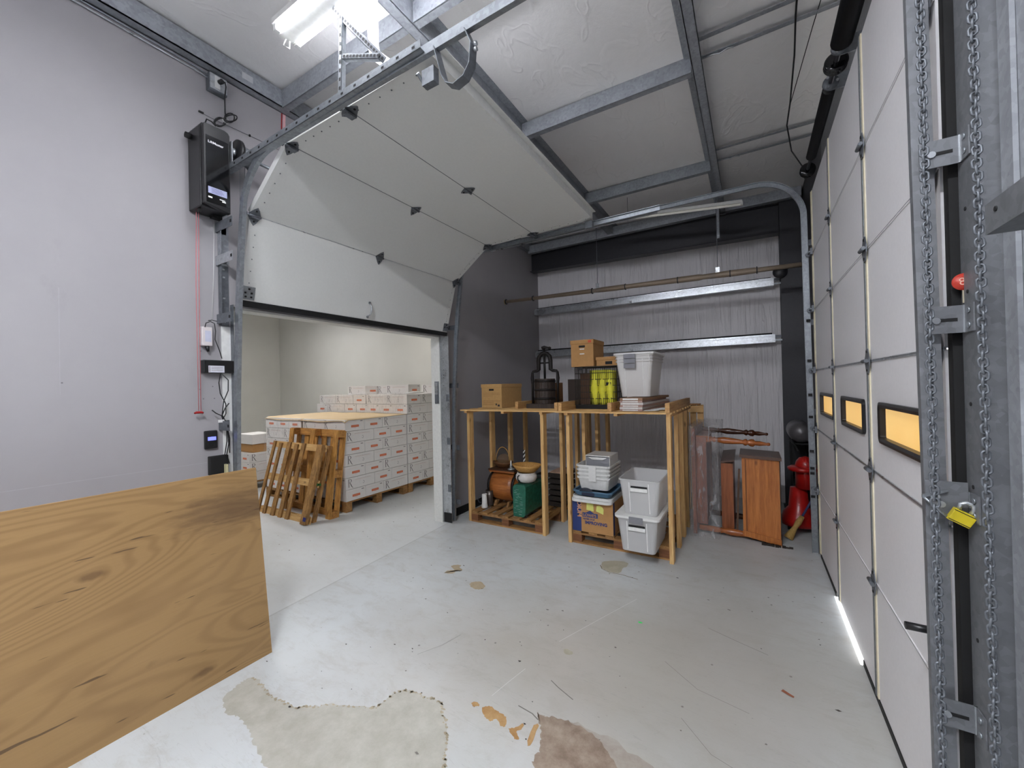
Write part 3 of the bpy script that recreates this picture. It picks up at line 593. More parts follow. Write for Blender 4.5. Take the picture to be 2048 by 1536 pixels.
b = MB(); b.box(-1.44, -1.36, 1.56, 1.60, 3.30, 3.38, GALD, None).cyl((-1.46, 1.55, 3.37), (-1.46, 1.62, 3.33), .009, GAL, 8); b.build('top_bracket', label='steel top roller bracket hanging below the upper edge of the raised door', cat='bracket')

# ------------------------------------------------------------------ door 2: exterior sectional door
d2 = thing('door_2', 'closed exterior sectional door of pale steel panels with three small windows', None, (0, 0, 0), kind='structure')
XD = .54; ZS = [.03, .644, 1.239, 1.816, 2.41, 2.962, 3.56]; DY0, DY1 = 1.84, 4.86
WIN = [(3.885, 4.56), (2.925, 3.57), (1.995, 2.615)]; WZ0, WZ1 = 1.408, 1.607
STI = [3.87, 2.80]
for i in range(6):
    z0, z1 = ZS[i]+.003, ZS[i+1]-.003; b = MB()
    if i == 0: z0 = .034
    if i == 2:
        m_ = .02; b.box(XD, XD+.045, DY0, DY1, z0, WZ0+m_, BIGP).box(XD, XD+.045, DY0, DY1, WZ1-m_, z1, BIGP); ys = [DY0]
        for a, c in sorted(WIN): ys += [a+m_, c-m_]
        ys.append(DY1)
        for k in range(0, len(ys), 2): b.box(XD, XD+.045, ys[k], ys[k+1], WZ0+m_, WZ1-m_, BIGP)
    else: b.box(XD, XD+.045, DY0, DY1, z0, z1, BIGP)
    for y in STI+[DY1-.012]:
        b.box(XD-.006, XD, y-.012, y+.012, z0, z1, CREAM); b.box(XD-.010, XD-.001, y+.012, y+.030, z0, z1, GALD if y in STI else CREAM)
    pn = b.build('door_panel', d2)
    if i < 5:
        s_ = MB(); s_.box(XD-.004, XD+.004, DY0, DY1-.02, z1-.004, z1+.009, GALW if i in (1, 2) else BIGP).box(XD-.0045, XD+.003, DY0, DY1-.02, z1+.002, z1+.0045, GALD); s_.build('seam_strip', pn)
        for y in STI+[DY0+.05]:
            h = MB(); z = z1+.003; X_ = XD-.012
            h.prism([(X_, y-.045, z-.02), (X_, y+.045, z-.02), (X_, y+.02, z-.065), (X_, y-.02, z-.065)], (.003, 0, 0), GALD); h.prism([(X_, y-.045, z+.02), (X_, y+.045, z+.02), (X_, y+.02, z+.065), (X_, y-.02, z+.065)], (.003, 0, 0), GALD)
            h.box(X_-.001, X_+.004, y-.045, y+.045, z-.02, z+.02, GALD); h.cyl((X_-.010, y-.04, z), (X_-.010, y+.04, z), .010, GALD, 10)
            for a in (-.05, .05): h.box(X_-.004, X_, y-.006, y+.006, z+a-.006, z+a+.006, BLKM)
            h.build('hinge', pn)
        h = MB(); y = DY1-.02; z = z1+.003; h.box(XD-.03, XD-.0105, y-.04, y+.03, z-.03, z+.03, GALD).cyl((XD-.035, y-.03, z), (XD-.035, y+.1, z), .006, GAL, 8).prism([(XD-.012, y-.03, z+.02), (XD-.012, y+.03, z+.02), (XD-.012, y, z+.07)], (.003, 0, 0), GALD); h.cyl((XD-.035, y+.07, z), (XD-.035, y+.085, z), .022, GALD, 12)
        h.build('roller_bracket', pn)
    if i == 2:
        YEL = NT('yellow_window_pane'); n = YEL.noise(YEL.coord((1, .7, 1)), 3, 3); YEL.base(S((200, 160, 90))); YEL.p(Roughness=.35)
        YEL.set(YEL.b.inputs['Emission Color'], YEL.ramp(n, [(.3, S((242, 192, 112))), (.7, S((250, 208, 136)))])); YEL.b.inputs['Emission Strength'].default_value = .55  # daylight behind the panes put in as emission
        for a, c in WIN:
            f = MB(); M_ = Matrix.Translation((XD-.012, (a+c)/2, 0)) @ Matrix.Rotation(PI/2, 4, 'Y').inverted()
            hy, hz = (c-a)/2, (WZ1-WZ0)/2
            def rr(hy_, hz_, r, x):
                out = []
                for sy, sz, a0 in ((1, 1, 0), (-1, 1, 90), (-1, -1, 180), (1, -1, 270)):
                    for k in range(5):
                        an = math.radians(a0+22.5*k); out.append((x, (a+c)/2+sy*(hy_-r)+r*math.cos(an), (WZ0+WZ1)/2+sz*(hz_-r)+r*math.sin(an)))
                return out
            R_ = [rr(hy, hz, .03, XD), rr(hy, hz, .03, XD-.014), rr(hy-.012, hz-.012, .025, XD-.016), rr(hy-.030, hz-.026, .010, XD-.012), rr(hy-.032, hz-.028, .009, XD+.012)]
            m_ = len(R_[0]); f.add(sum(R_, []), [(q*m_+k, q*m_+(k+1) % m_, (q+1)*m_+(k+1) % m_, (q+1)*m_+k) for q in range(4) for k in range(m_)], BLK, False)
            fr = f.build('window_frame', d2)
            p = MB(); p.box(XD+.010, XD+.014, a+.022, c-.022, WZ0+.022, WZ1-.022, YEL.m); p.build('window_pane', fr, label='glowing yellow window pane')
b = MB(); b.box(XD-.004, XD+.04, DY0, 3.14, .0, .034, RUB).box(XD-.004, XD+.04, 4.03, DY1, 0, .034, RUB); b.build('bottom_seal', d2, label='black rubber bottom seal with a gap letting daylight in')
b = MB(); b.cyl((XD-.10, 1.90, .86), (XD-.01, 1.90, .86), .013, BLK, 12); b.build('lock_pin', d2, label='black lock pin')
# outside ground, so the gap under the door opens onto a lit yard
MB().box(XR+.14, 6, -2, 8, -.14, -.02, plain('outside_concrete', (190, 188, 184), .8)).build('ground', kind='structure')

# tracks of door 2
def track2(y, side, label, xend, mat):
    t = thing('door_track', label, 'door track', (.5, y, 0))
    path = [(.505, y, .0), (.497, y, 1.2), (.487, y, 2.4), (.482, y, 3.28)] + arc(.06, 3.36, .422, 0, 90, y, 14)[1:] + [(xend, y, 3.79)]
    b = MB(); b.sweep(path, C_PROF if side > 0 else mirror_prof(C_PROF), (0, 1, 0), mat); b.build('rail', t); return t
tf = track2(4.965, -1, 'tall galvanised door track at the far side of the exterior door, curving up overhead', -1.9, GAL)
for z in (.55, .78, .83, 1.0, 1.34, 1.56, 1.9, 2.3): MB().box(.478, .512, 4.934, 4.938, z, z+.025, BLKM).build('slot', tf)
for z in (.5, 1.4, 2.3, 3.1): MB().box(.50, XR-.001, 4.992, 4.996, z-.03, z+.03, GALD).build('track_bracket', tf)
MB().box(XR-.075, XR-.003, 4.88, 4.935, 0, 3.6, JAMB).build('jamb_angle', label='steel jamb angle behind the far track of the exterior door', cat='jamb')
tn = track2(1.79, 1, 'near galvanised door track behind the hanging hoist chain', -.45, JAMB)
# near jamb: steel angle with folded slotted brackets
t = thing('jamb_angle', 'tall galvanised jamb angle between the two hoist chains with bolted slotted brackets', 'jamb', (.6, 1.72, 0))
b = MB(); b.box(XR-.055, XR-.049, 1.672, 1.788, 0, 3.7, JAMB).box(XR-.049, XR-.002, 1.672, 1.678, 0, 3.7, JAMB)
for z in (.25, .66, .93, 1.39, 1.64, 1.98, 2.23): b.cyl((XR-.057, 1.745, z), (XR-.0545, 1.745, z), .006, BLKM, 10)
b.build('angle', t)
for z in (.79, 1.37, 1.90, 2.32):
    z = {.79: .68, 1.37: 1.33, 1.90: 1.90, 2.32: 2.42}[z]
    b = MB(); b.box(.47, XR-.056, 1.757, 1.761, z-.042, z+.042, JAMB).box(XR-.06, XR-.056, 1.70, 1.761, z-.042, z+.042, JAMB); b.box(XR-.063, XR-.055, 1.754, 1.762, z-.042, z+.042, GALW)
    b.box(.505, .545, 1.7555, 1.757, z-.006, z+.004, BLKM); b.cyl((.497, 1.750, z-.002), (.497, 1.757, z-.002), .010, GALW, 10)
    for a in (-.022, .022): b.cyl((XR-.064, 1.725, z+a), (XR-.060, 1.725, z+a), .009, GAL, 10)
    b.build('slotted_bracket', t)
MB().box(.546, XR-.001, 1.80, 1.835, 0, 3.62, BLKM).build('gap_shade_strip', label='dark strip painting shade in the gap between the near track and the jamb angle', cat='strip')  # weather strip widened in black to put shade into the track gap
# stickers / tag / lock
t = thing('round_tag', 'round red tag with a pale number 8 half hidden behind the jamb angle', 'tag', (.55, 1.79, 2.0))
b = MB(); b.lathe([(0, 1.770), (.026, 1.770), (.026, 1.774), (0, 1.774)], (.565, 0, 2.015), plain('tag_red', (178, 50, 34), .5), 24, 'y'); b.box(.562, .575, 1.771, 1.774, 1.95, 1.99, plain('tag_stem', (170, 160, 140), .6)); b.build('disc', t)
text('8', .032, (.556, 1.7695, 2.004), (1, 0, .2), (-.2, 0, 1), plain('tag_ink', (220, 170, 150), .6), 'printed_number', t, ext=.0005)
t = thing('slide_lock', 'steel slide lock plate on the near door track', 'lock', (.5, 1.74, 1.30))
b = MB(); b.box(.462, .556, 1.752, 1.756, 1.285, 1.40, JAMB).prism([(.452, 1.742, 1.355), (.51, 1.742, 1.375), (.51, 1.742, 1.37), (.452, 1.742, 1.345)], (0, .008, 0), GAL); b.cyl((.482, 1.744, 1.352), (.482, 1.752, 1.352), .011, GALW, 12)
b.tube([(.455, 1.738, 1.348), (.485, 1.735, 1.315), (.512, 1.732, 1.288)], .004, GAL, 6); b.build('lock_plate', t)
PADY = plain('yellow_lock_body', (190, 172, 30), .45)
t = thing('padlock', 'yellow padlock with grey rounded shackle hanging on the slide lock', 'padlock', (.53, 1.72, 1.30))
Mp = Matrix.Translation((.533, 1.728, 1.300)) @ Matrix.Rotation(math.radians(28), 4, 'Y')
b = MB(); b.box(-.026, .026, -.010, .010, -.022, .018, PADY, Mp).box(-.026, .026, -.0105, .0105, .011, .015, BLKM, Mp).box(-.026, .026, -.0105, .0105, -.020, -.016, BLKM, Mp); b.build('lock_body', t, bevel=.002)
b = MB(); b.tube([Mp @ Vector((-.016, 0, .018)), Mp @ Vector((-.020, 0, .034)), Mp @ Vector((-.010, 0, .045)), Mp @ Vector((.004, 0, .045)), Mp @ Vector((.012, 0, .034)), Mp @ Vector((.012, 0, .018))], .006, GALW, 8); b.build('shackle', t)

# hoist chains
def chain(x, y, z0, z1, label, x2=None):
    t = thing('hoist_chain', label, 'chain', (x, y, z0)); pitch = .0182; n = int((z1-z0)/pitch); first = [None, None]
    def ring(b, q, M=None):
        pts = []
        for k in range(12):
            a = 2*PI*k/12; u = .0088*math.cos(a); v = .0085*math.sin(a)+(.0045 if math.sin(a) > 0 else -.0045); pts.append((u, 0, v) if q == 0 else (u*.3, u*.95, v))
        return b.tube(pts, .0031, GALD, 7, False, M, True)
    ends = MB(); mid = (z0+z1)/2+.02
    for k in range(n):
        q = k % 2; f = k/n; z = k*pitch; loc = (((x2 or x)-x)*f+.0010*math.sin(k*1.3), .001*math.cos(k*.9), z); rt = (.05*math.sin(k*2.1), .06*math.sin(k*1.7), .3*math.sin(k*.37))
        if abs(k-n/2) < 50:
            if first[q] is None: o = ring(MB(), q).build('link', t, local=True); first[q] = o
            else: o = first[q].copy(); COL.objects.link(o); o.parent = t
            o.location = loc; o.rotation_euler = rt
        else: ring(ends, q, Matrix.Translation(loc) @ Matrix.Rotation(rt[2], 4, 'Z'))
    ends.build('outer_links', t, local=True, kind='stuff')
    return t
chain(.447, 1.62, .56, 3.0, 'left one of the two hanging steel hoist chains, in front of the door edge', .444)
chain(.545, 1.60, .56, 3.0, 'right one of the two hanging steel hoist chains, against the galvanised sheet wall', .541)
# galvanised wall details at the far right of the frame
b = MB(); b.box(XR-.14, XR-.132, -.6, 1.385, 2.055, 2.125, JAMB).box(XR-.132, XR, -.6, 1.385, 2.055, 2.06, JAMB); b.cyl((XR-.1425, 1.335, 2.10), (XR-.139, 1.335, 2.10), .006, BLKM, 10)
b.build('wall_girt', label='steel girt end with one bolt hole on the galvanised wall at the right edge', cat='beam')
b = MB(); b.box(XR-.012, XR-.001, 1.60, 1.66, 0, 4.2, GSH); b.box(XR-.008, XR-.001, .6, 1.6, 1.29, 1.294, JAMB); b.build('wall_flashing', label='folded galvanised flashing strip right of the hoist chains', cat='flashing')

# torsion spring assembly over door 2
t = thing('torsion_spring_shaft', 'black torsion springs and pulleys on a shaft above the exterior door', 'door spring', (.50, 3.2, 3.66))
SX, SZ = .495, 3.70
MB().cyl((SX, 1.9, SZ), (SX, 4.85, SZ), .013, DARK, 12).build('shaft', t)
def coil(y0, y1, r):
    b = MB(); N = int((y1-y0)/.010); pr = []
    for k in range(N):
        y = y0+(y1-y0)*k/N; pr += [(r, y), (r+.004, y+.005)]
    b.lathe([(0, y0-.001)]+pr+[(0, y1)], (SX, 0, SZ), BLK, 20, 'y'); return b
coil(3.46, 4.42, .034).build('spring', t); coil(2.0, 3.02, .050).build('spring', t)
for y, r in ((3.20, .062), (4.68, .062)):
    MB().lathe([(0, y-.02), (r*.5, y-.022), (r*.85, y-.018), (r, y-.012), (r, y-.006), (r*.72, y), (r*.72, y+.02), (r, y+.024), (r, y+.03), (0, y+.03)], (SX, 0, SZ), BLKG, 28, 'y').build('pulley', t, label='glossy black pulley wheel')
for y in (3.06, 3.40):
    b = MB(); b.lathe([(0, y-.01), (.045, y-.01), (.045, y+.01), (0, y+.01)], (SX, 0, SZ), GALD, 16, 'y'); b.box(SX, XR-.001, y-.004, y+.004, SZ-.05, SZ+.05, GALD)
    for a in (0, 2.1, 4.2): b.cyl((SX+.034*math.cos(a), y-.022, SZ+.034*math.sin(a)), (SX+.034*math.cos(a), y-.01, SZ+.034*math.sin(a)), .008, GALW, 8)
    b.build('bearing_plate', t)
b = MB(); b.tube([(.30, 3.0, zc(.3)-.03), (.31, 3.34, zc(.3)-.03), (.33, 3.7, zc(.3)-.05), (.335, 4.2, zc(.3)-.12), (.33, 4.5, 4.08), (.38, 4.75, 3.95), (.46, 4.72, 3.76)], .006, BLK, 6); b.build('hanging_cable', label='black cable drooping from the ceiling to the end pulley of the exterior door', cat='cable')
b = MB(); b.tube([(.47, 3.0, zc(.4)-.02), (.42, 3.5, zc(.4)-.03), (.34, 4.2, 4.11)], .003, BLKM, 5); b.build('hanging_wire', label='thin dark wire crossing the ceiling near the torsion springs', cat='wire')

# ------------------------------------------------------------------ lamps
t = thing('fluorescent_lamp', 'lit two tube fluorescent lamp hanging under the roof above the long door track', 'lamp', (-1.86, 1.45, 3.95))
b = MB(); b.box(-2.48, -1.22, 1.365, 1.535, 3.985, 4.02, OFFW).prism([(-2.48, 1.365, 3.985), (-2.48, 1.41, 3.945), (-2.48, 1.49, 3.945), (-2.48, 1.535, 3.985)], (1.26, 0, 0), OFFW); b.build('housing', t)
TUBE = emis('lit_tube', (244, 246, 255), 62.0)
for y in (1.385, 1.515):
    MB().cyl((-2.44, y, 3.955), (-1.26, y, 3.955), .017, TUBE, 14).build('tube_lamp', t)
for x in (-2.46, -1.24):
    for y in (1.385, 1.515): MB().box(x-.015, x+.015, y-.014, y+.014, 3.94, 3.99, WHT).build('lamp_holder', t)
MB().tube([(-2.47, 1.45, 3.95), (-2.49, 1.44, 3.91), (-2.47, 1.47, 3.90), (-2.45, 1.46, 3.93)], .004, WHT, 6).build('end_clip', t)
for x in (-2.3, -1.4): MB().cyl((x, 1.45, 4.02), (x, 1.45, zc(x)-.002), .003, GAL, 6).build('hanger_wire', t)
t = thing('strip_light', 'unlit strip light hanging under the roof near the back wall', 'lamp', (-.8, 5.5, 3.9))
b = MB(); b.prism([(-1.62, 5.47, 4.00), (-1.62, 5.53, 4.00), (-1.62, 5.53, 4.035), (-1.62, 5.47, 4.035)], (1.57, 0, -.165), OFFW); b.build('housing', t)
b = MB(); b.cyl((-1.6, 5.5, 3.985), (-.06, 5.5, 3.824), .013, emis('faint_glow_tube', (216, 214, 206), .10), 10); b.build('tube_lamp', t)  # tube is unlit, its faint glow is added by emission
MB().box(-.07, -.045, 5.48, 5.52, 3.815, 3.86, OFFW).build('lamp_holder', t)
for x in (-1.4, -.3): MB().cyl((x, 5.5, 3.93), (x, 5.5, zc(x)-.002), .003, GALD, 6).build('hanger_wire', t)
def lampoff(x, y, z, L, label, room2=False):
    t = thing('fluorescent_lamp', label, 'lamp', (x, y, z)); MB().box(x-L/2, x+L/2, y-.085, y+.085, z+.02, z+.06, OFFW).build('housing', t)
    for q in (-.05, .05): MB().cyl((x-L/2+.03, y+q, z), (x+L/2-.03, y+q, z), .015, TUBE, 10).build('tube_lamp', t)
    for q in (-L/2+.2, L/2-.2): MB().cyl((x+q, y, z+.06), (x+q, y, zc(x+q)-.002 if not room2 else 4.298+(-3.4-x-q)*.02), .003, GAL, 6).build('hanger_wire', t)
lampoff(-.7, -.6, 3.95, 1.3, 'lit fluorescent lamp behind the viewpoint, nearer the exterior door'); lampoff(-.9, -2.6, 3.95, 1.3, 'lit fluorescent lamp farthest behind the viewpoint')
lampoff(-6.4, 2.2, 3.65, 1.3, 'lit lamp of the storeroom above the near carton stacks', True); lampoff(-9.0, 4.6, 3.65, 1.3, 'lit lamp of the storeroom above its far end', True)

# long pipe hanging near the back
t = thing('hanging_pipe', 'long beige pipe with thicker joints hung on two rods in front of the back wall', 'pipe', (-1.5, 5.6, 3.1))
PIPE = plain('beige_pipe', (150, 134, 116), .45, .2, .05)
def pz(x): return 3.112-.020*(x+3.45)
b = MB(); P0 = [-3.449, -2.95, -2.90, -1.98, -1.93, -1.80, -1.50, -1.44, -.82, -.78, -.55, -.50, -.22, -.18, .05, .10, .56]
rr = [.026, .026, .028, .032, .026, .037, .037, .032, .037, .040, .040, .032, .040, .040, .036, .029, .027]
b.tube([(x, 5.6, pz(x)) for x in P0], rr, PIPE, 16); b.build('tube', t)
for x in (-3.43, -2.93, -1.96, -1.48, -.80, -.20, .08): MB().cyl((x-.006, 5.6, pz(x)), (x+.006, 5.6, pz(x)), .043, DARK, 16).build('joint_ring', t)
MB().lathe([(0, -3.449), (.045, -3.449), (.035, -3.43), (0, -3.42)], (0, 5.6, pz(-3.45)), plain('tan_cap', (196, 170, 120), .6), 18, 'x').build('wall_collar', t, label='tan wall collar')
for x in (-1.88, -.335):
    b = MB(); z = pz(x); b.box(x-.022, x+.022, 5.594, 5.606, z+.03, z+.10, GALW); b.lathe([(.034, x-.09), (.036, x-.09), (.036, x+.09), (.034, x+.09)], (0, 5.6, z), film('clear_wrap_film'), 16, 'x'); b.build('clamp', t)
    MB().cyl((x, 5.6, z+.09), (x, 5.6, zc(x)-.17), .004, GALD, 6).build('hanger_rod', t)
b = MB(); b.box(-.36, -.32, 5.98, 5.99, 3.63, 4.12, PURL).box(-.36, -.355, 5.98, 6.02, 3.63, 4.12, PURL).box(-.325, -.32, 5.98, 6.02, 3.63, 4.12, PURL)
for x in (-.35, -.33): b.cyl((x, 5.97, 3.66), (x, 5.98, 3.66), .008, GALW, 8)
b.build('hanging_strut', label='short vertical steel strut hanging from the purlin over the back wall', cat='strut')

# ------------------------------------------------------------------ door motor on the left wall
t = thing('door_motor', 'black wall mounted door motor box with a gloss front and pale sticker', 'motor', (-3.33, 1.37, 3.03))
b = MB(); prof = [(1.285, 3.035), (1.462, 3.035), (1.462, 3.60), (1.452, 3.625), (1.30, 3.625), (1.285, 3.60)]
b.prism([(XA+.004, y, z) for y, z in prof], (.185, 0, 0), BLK); b.build('casing', t, bevel=.006)
b = MB(); pf = [(1.292, 3.05), (1.456, 3.02), (1.458, 3.59), (1.448, 3.608), (1.425, 3.616), (1.300, 3.612), (1.292, 3.60)]
b.prism([(XA+.189, y, z) for y, z in pf], (.038, 0, 0), BLK); CV = b.build('cover', t, bevel=.005)
XF = XA+.2275
MB().box(XF-.001, XF+.002, 1.305, 1.447, 3.06, 3.53, BLKG).build('gloss_panel', CV, label='glossy black front panel')
text('LiftMaster', .0235, (XF+.0025, 1.318, 3.480), (0, 1, 0), (0, 0, 1), emis('logo_glow_white', (225, 225, 228), .05), 'printed_logo', CV, bold=.0006, ext=.0004, sx=1.0)  # white print with a slight added glow
b = MB(); b.rect(1.315, 1.432, 3.125, 3.172, (XF+.0024, 0, 0), (0, 1, 0), (0, 0, 1), plain('sticker_blue', (160, 164, 196), .5)); 
for k in range(4): b.rect(1.335, 1.40+.006*(k % 3), 3.160-.009*k, 3.163-.009*k, (XF+.0028, 0, 0), (0, 1, 0), (0, 0, 1), plain('sticker_ink', (96, 96, 140), .6))
b.build('sticker', CV, label='pale blue sticker')
b = MB(); b.rect(1.315, 1.340, 3.092, 3.103, (XF+.0024, 0, 0), (0, 1, 0), (0, 0, 1), WHT).rect(1.385, 1.42, 3.098, 3.104, (XF+.0024, 0, 0), (0, 1, 0), (0, 0, 1), WHT).rect(1.40, 1.424, 3.086, 3.095, (XF+.0024, 0, 0), (0, 1, 0), (0, 0, 1), WHT); b.build('small_marks', CV)
MB().cyl((XA+.06, 1.285, 3.555), (XA+.06, 1.25, 3.555), .02, BLKM, 16).build('side_knob', t)
MB().box(XA+.10, XA+.13, 1.30, 1.31, 3.01, 3.036, BLKM).build('release_lever', t); MB().box(XA+.04, XA+.09, 1.40, 1.46, 3.015, 3.036, BLKM).build('cable_gland', t); MOT = t
# outlet box and cable
t = thing('outlet_box', 'steel electrical outlet box high on the left wall under the roof channel', 'outlet', (-3.42, 1.46, 3.98))
MB().box(XA+.001, XA+.055, 1.405, 1.525, 3.985, 4.11, GALD).build('box', t, bevel=.004)
MB().box(XA+.055, XA+.059, 1.41, 1.522, 3.995, 4.108, GALW).build('cover_plate', t, bevel=.002)
MB().box(XA+.059, XA+.061, 1.440, 1.475, 4.01, 4.10, WHT).build('socket', t)
b = MB(); b.tube([(XA+.085, 1.478, 4.064), (XA+.09, 1.495, 4.068), (XA+.085, 1.503, 4.04), (XA+.07, 1.500, 3.96), (XA+.06, 1.505, 3.86), (XA+.06, 1.508, 3.81)], .0048, BLK, 8)
b.cyl((XA+.060, 1.470, 4.062), (XA+.09, 1.478, 4.064), .016, BLK, 12)
for (cy, cz, ry, rz, an) in ((1.545, 3.835, .055, .020, 40), (1.535, 3.83, .05, .026, 55), (1.475, 3.765, .05, .022, 45), (1.465, 3.76, .045, .026, 55)):
    a0 = math.radians(an); pts = []
    for k in range(16):
        a = 2*PI*k/16; u, v = ry*math.cos(a), rz*math.sin(a); pts.append((XA+.06+.004*math.sin(a*2), cy+u*math.cos(a0)-v*math.sin(a0), cz+u*math.sin(a0)+v*math.cos(a0)))
    b.tube(pts, .0045, BLK, 6, False, None, True)
b.tube([(XA+.06, 1.455, 3.735), (XA+.08, 1.43, 3.705), (XA+.12, 1.39, 3.70), (XA+.14, 1.35, 3.69), (XA+.14, 1.33, 3.622)], .0045, BLK, 8)
b.lathe([(.022, -.008), (.024, 0), (.022, .008)], (0, 0, 0), WHT, 10, 'x', Matrix.Translation((XA+.06, 1.508, 3.797)) @ Matrix.Rotation(.9, 4, 'X'))
b.build('power_cord', MOT, label='coiled black power cord')
b = MB(); b.tube([(XA+.012, -3.8, 4.095), (XA+.012, .74, 4.098), (XA+.012, 1.33, 4.09), (XA+.03, 1.41, 4.07)], .006, GALW, 8); b.build('wall_conduit', label='lower of two thin conduits running below the roof channel to the outlet box', cat='conduit')
b = MB(); b.tube([(XA+.012, -3.8, 4.122), (XA+.012, .76, 4.124), (XA+.012, 1.34, 4.116), (XA+.03, 1.41, 4.09)], .006, GAL, 8); b.build('wall_conduit', label='upper of two thin conduits running below the roof channel to the outlet box', cat='conduit')
b = MB(); b.tube([(XA+.003, 1.36, 3.80), (XA+.004, 1.44, 3.795), (XA+.004, 1.6, 3.80), (XA+.004, 1.8, 3.805), (XA+.004, 2.05, 3.80)], .0016, GALD, 5); b.box(XA, XA+.012, 1.355, 1.385, 3.796, 3.806, BLK).box(XA, XA+.01, 1.70, 1.71, 3.797, 3.812, BLKM)
b.build('sensor_wire', label='thin grey wire stapled across the wall behind the coiled cord', cat='wire')

# low voltage bits under the motor
PAD = plain('pale_grey_plastic', (212, 204, 204), .45)
t = thing('power_adapter', 'white power adapter box with a printed label on the left wall', 'adapter', (-3.42, 1.37, 2.06))
MB().box(XA+.001, XA+.05, 1.332, 1.40, 2.07, 2.21, PAD).build('case', t, bevel=.006); MB().rect(1.352, 1.39, 2.10, 2.18, (XA+.0508, 0, 0), (0, 1, 0), (0, 0, 1), plain('label_lilac', (186, 188, 206), .6)).build('printed_label', t)
b = MB(); b.cyl((XA+.03, 1.37, 2.07), (XA+.03, 1.378, 2.03), .016, BLK, 10, .008); b.build('plug', t)
t = thing('sensor_bar', 'black bar shaped control box with a white label beside the door track', 'control box', (-3.40, 1.44, 1.87))
MB().box(XA+.001, XA+.055, 1.335, 1.538, 1.872, 1.968, BLK).build('case', t, bevel=.008)
b = MB(); b.rect(1.367, 1.470, 1.876, 1.926, (XA+.0562, 0, 0), (0, 1, 0), (0, 0, 1), plain('label_white', (206, 206, 216), .6)); b.rect(1.372, 1.378, 1.88, 1.922, (XA+.0566, 0, 0), (0, 1, 0), (0, 0, 1), GREYI)
for k in range(3): b.rect(1.385, 1.46, 1.913-.012*k, 1.917-.012*k, (XA+.0566, 0, 0), (0, 1, 0), (0, 0, 1), GREYI)
b.build('printed_label', t)
t = thing('wall_keypad', 'black wall control with a small blue lit display', 'keypad', (-3.44, 1.39, 1.31))
MB().box(XA+.001, XA+.022, 1.35, 1.432, 1.315, 1.448, BLK).build('case', t, bevel=.006)
MB().box(XA+.022, XA+.0235, 1.369, 1.421, 1.376, 1.402, emis('blue_display', (120, 128, 250), .9)).build('display', t, label='blue lit display'); MB().cyl((XA+.022, 1.39, 1.345), (XA+.026, 1.39, 1.345), .014, BLKM, 14).build('button', t)
MB().box(XA+.001, XA+.045, 1.372, 1.492, 1.12, 1.258, BLKM).build('control_box', label='plain black box low on the left wall just above the plywood sheet', cat='box', bevel=.005)
MB().box(XA+.046, XA+.075, 1.46, 1.475, 1.12, 1.19, plain('clear_yellow_tube', (196, 190, 150), .4)).build('cable_clip', label='small translucent clip below the black cords', cat='clip')
b = MB(); X_ = XA+.055
b.tube([(X_, 1.35, 2.205), (X_, 1.357, 2.235), (X_, 1.385, 2.25), (X_, 1.41, 2.238), (X_, 1.417, 2.18), (X_, 1.413, 2.12), (X_, 1.44, 2.04), (X_, 1.455, 1.98)], .0032, BLK, 6)
b.tube([(X_, 1.372, 2.255), (X_, 1.395, 2.262), (X_-.01, 1.43, 2.258)], .003, BLK, 6); b.build('adapter_cord', label='black cord looping over the white power adapter down to the black bar', cat='cord')
b = MB()
b.tube([(X_, 1.444, 1.87), (X_, 1.432, 1.80), (X_, 1.44, 1.72), (X_, 1.475, 1.64), (X_, 1.475, 1.57), (X_, 1.455, 1.53)], .0038, BLK, 6)
b.tube([(X_+.006, 1.446, 1.87), (X_+.006, 1.492, 1.82), (X_+.006, 1.49, 1.74), (X_+.006, 1.458, 1.66), (X_+.006, 1.447, 1.56), (X_, 1.46, 1.50), (X_, 1.478, 1.44), (X_, 1.478, 1.36), (X_, 1.462, 1.26)], .0038, BLK, 6)
b.tube([(X_, 1.385, 1.60), (X_, 1.41, 1.575), (X_, 1.445, 1.555), (X_, 1.468, 1.48), (X_, 1.486, 1.42), (X_, 1.490, 1.34), (X_, 1.475, 1.26), (X_, 1.492, 1.19)], .004, BLK, 6)
b.tube([(X_, 1.497, 1.645), (X_, 1.47, 1.61), (X_, 1.45, 1.56), (X_, 1.475, 1.50), (X_, 1.497, 1.38), (X_, 1.495, 1.27)], .004, BLK, 6)
b.build('cord_bundle', label='tangle of black cords zip tied beside the door track under the black bar', cat='cord')
b = MB(); b.box(X_+.006, X_+.009, 1.42, 1.46, 1.505, 1.525, WHT, Matrix.Translation((0, 0, 0))); b.build('cord_tag', label='small white paper tag on the black cord tangle', cat='tag')
t = thing('release_cord', 'pair of pink pull cords hanging from the door motor with a red handle', 'cord', (-3.40, 1.31, 1.58))
b = MB(); b.tube([(XA+.05, 1.312, 3.03), (XA+.05, 1.302, 2.5), (XA+.05, 1.305, 1.60)], .0024, PINK, 5); b.tube([(XA+.05, 1.326, 3.03), (XA+.05, 1.320, 2.5), (XA+.05, 1.318, 1.60)], .0024, PINK, 5); b.build('cord', t)
MB().tube([(XA+.05, 1.278, 1.583), (XA+.05, 1.29, 1.588), (XA+.05, 1.32, 1.588), (XA+.05, 1.333, 1.583)], [.006, .009, .009, .006], RED, 8).build('pull_handle', t, label='red pull handle')
b = MB(); b.tube([(XA+.008, 1.44, 3.02), (XA+.008, 1.43, 2.6), (XA+.008, 1.415, 2.26)], .0018, WHT, 5); b.build('bell_wire', label='thin white wire running down the wall from the motor to the white adapter', cat='wire')

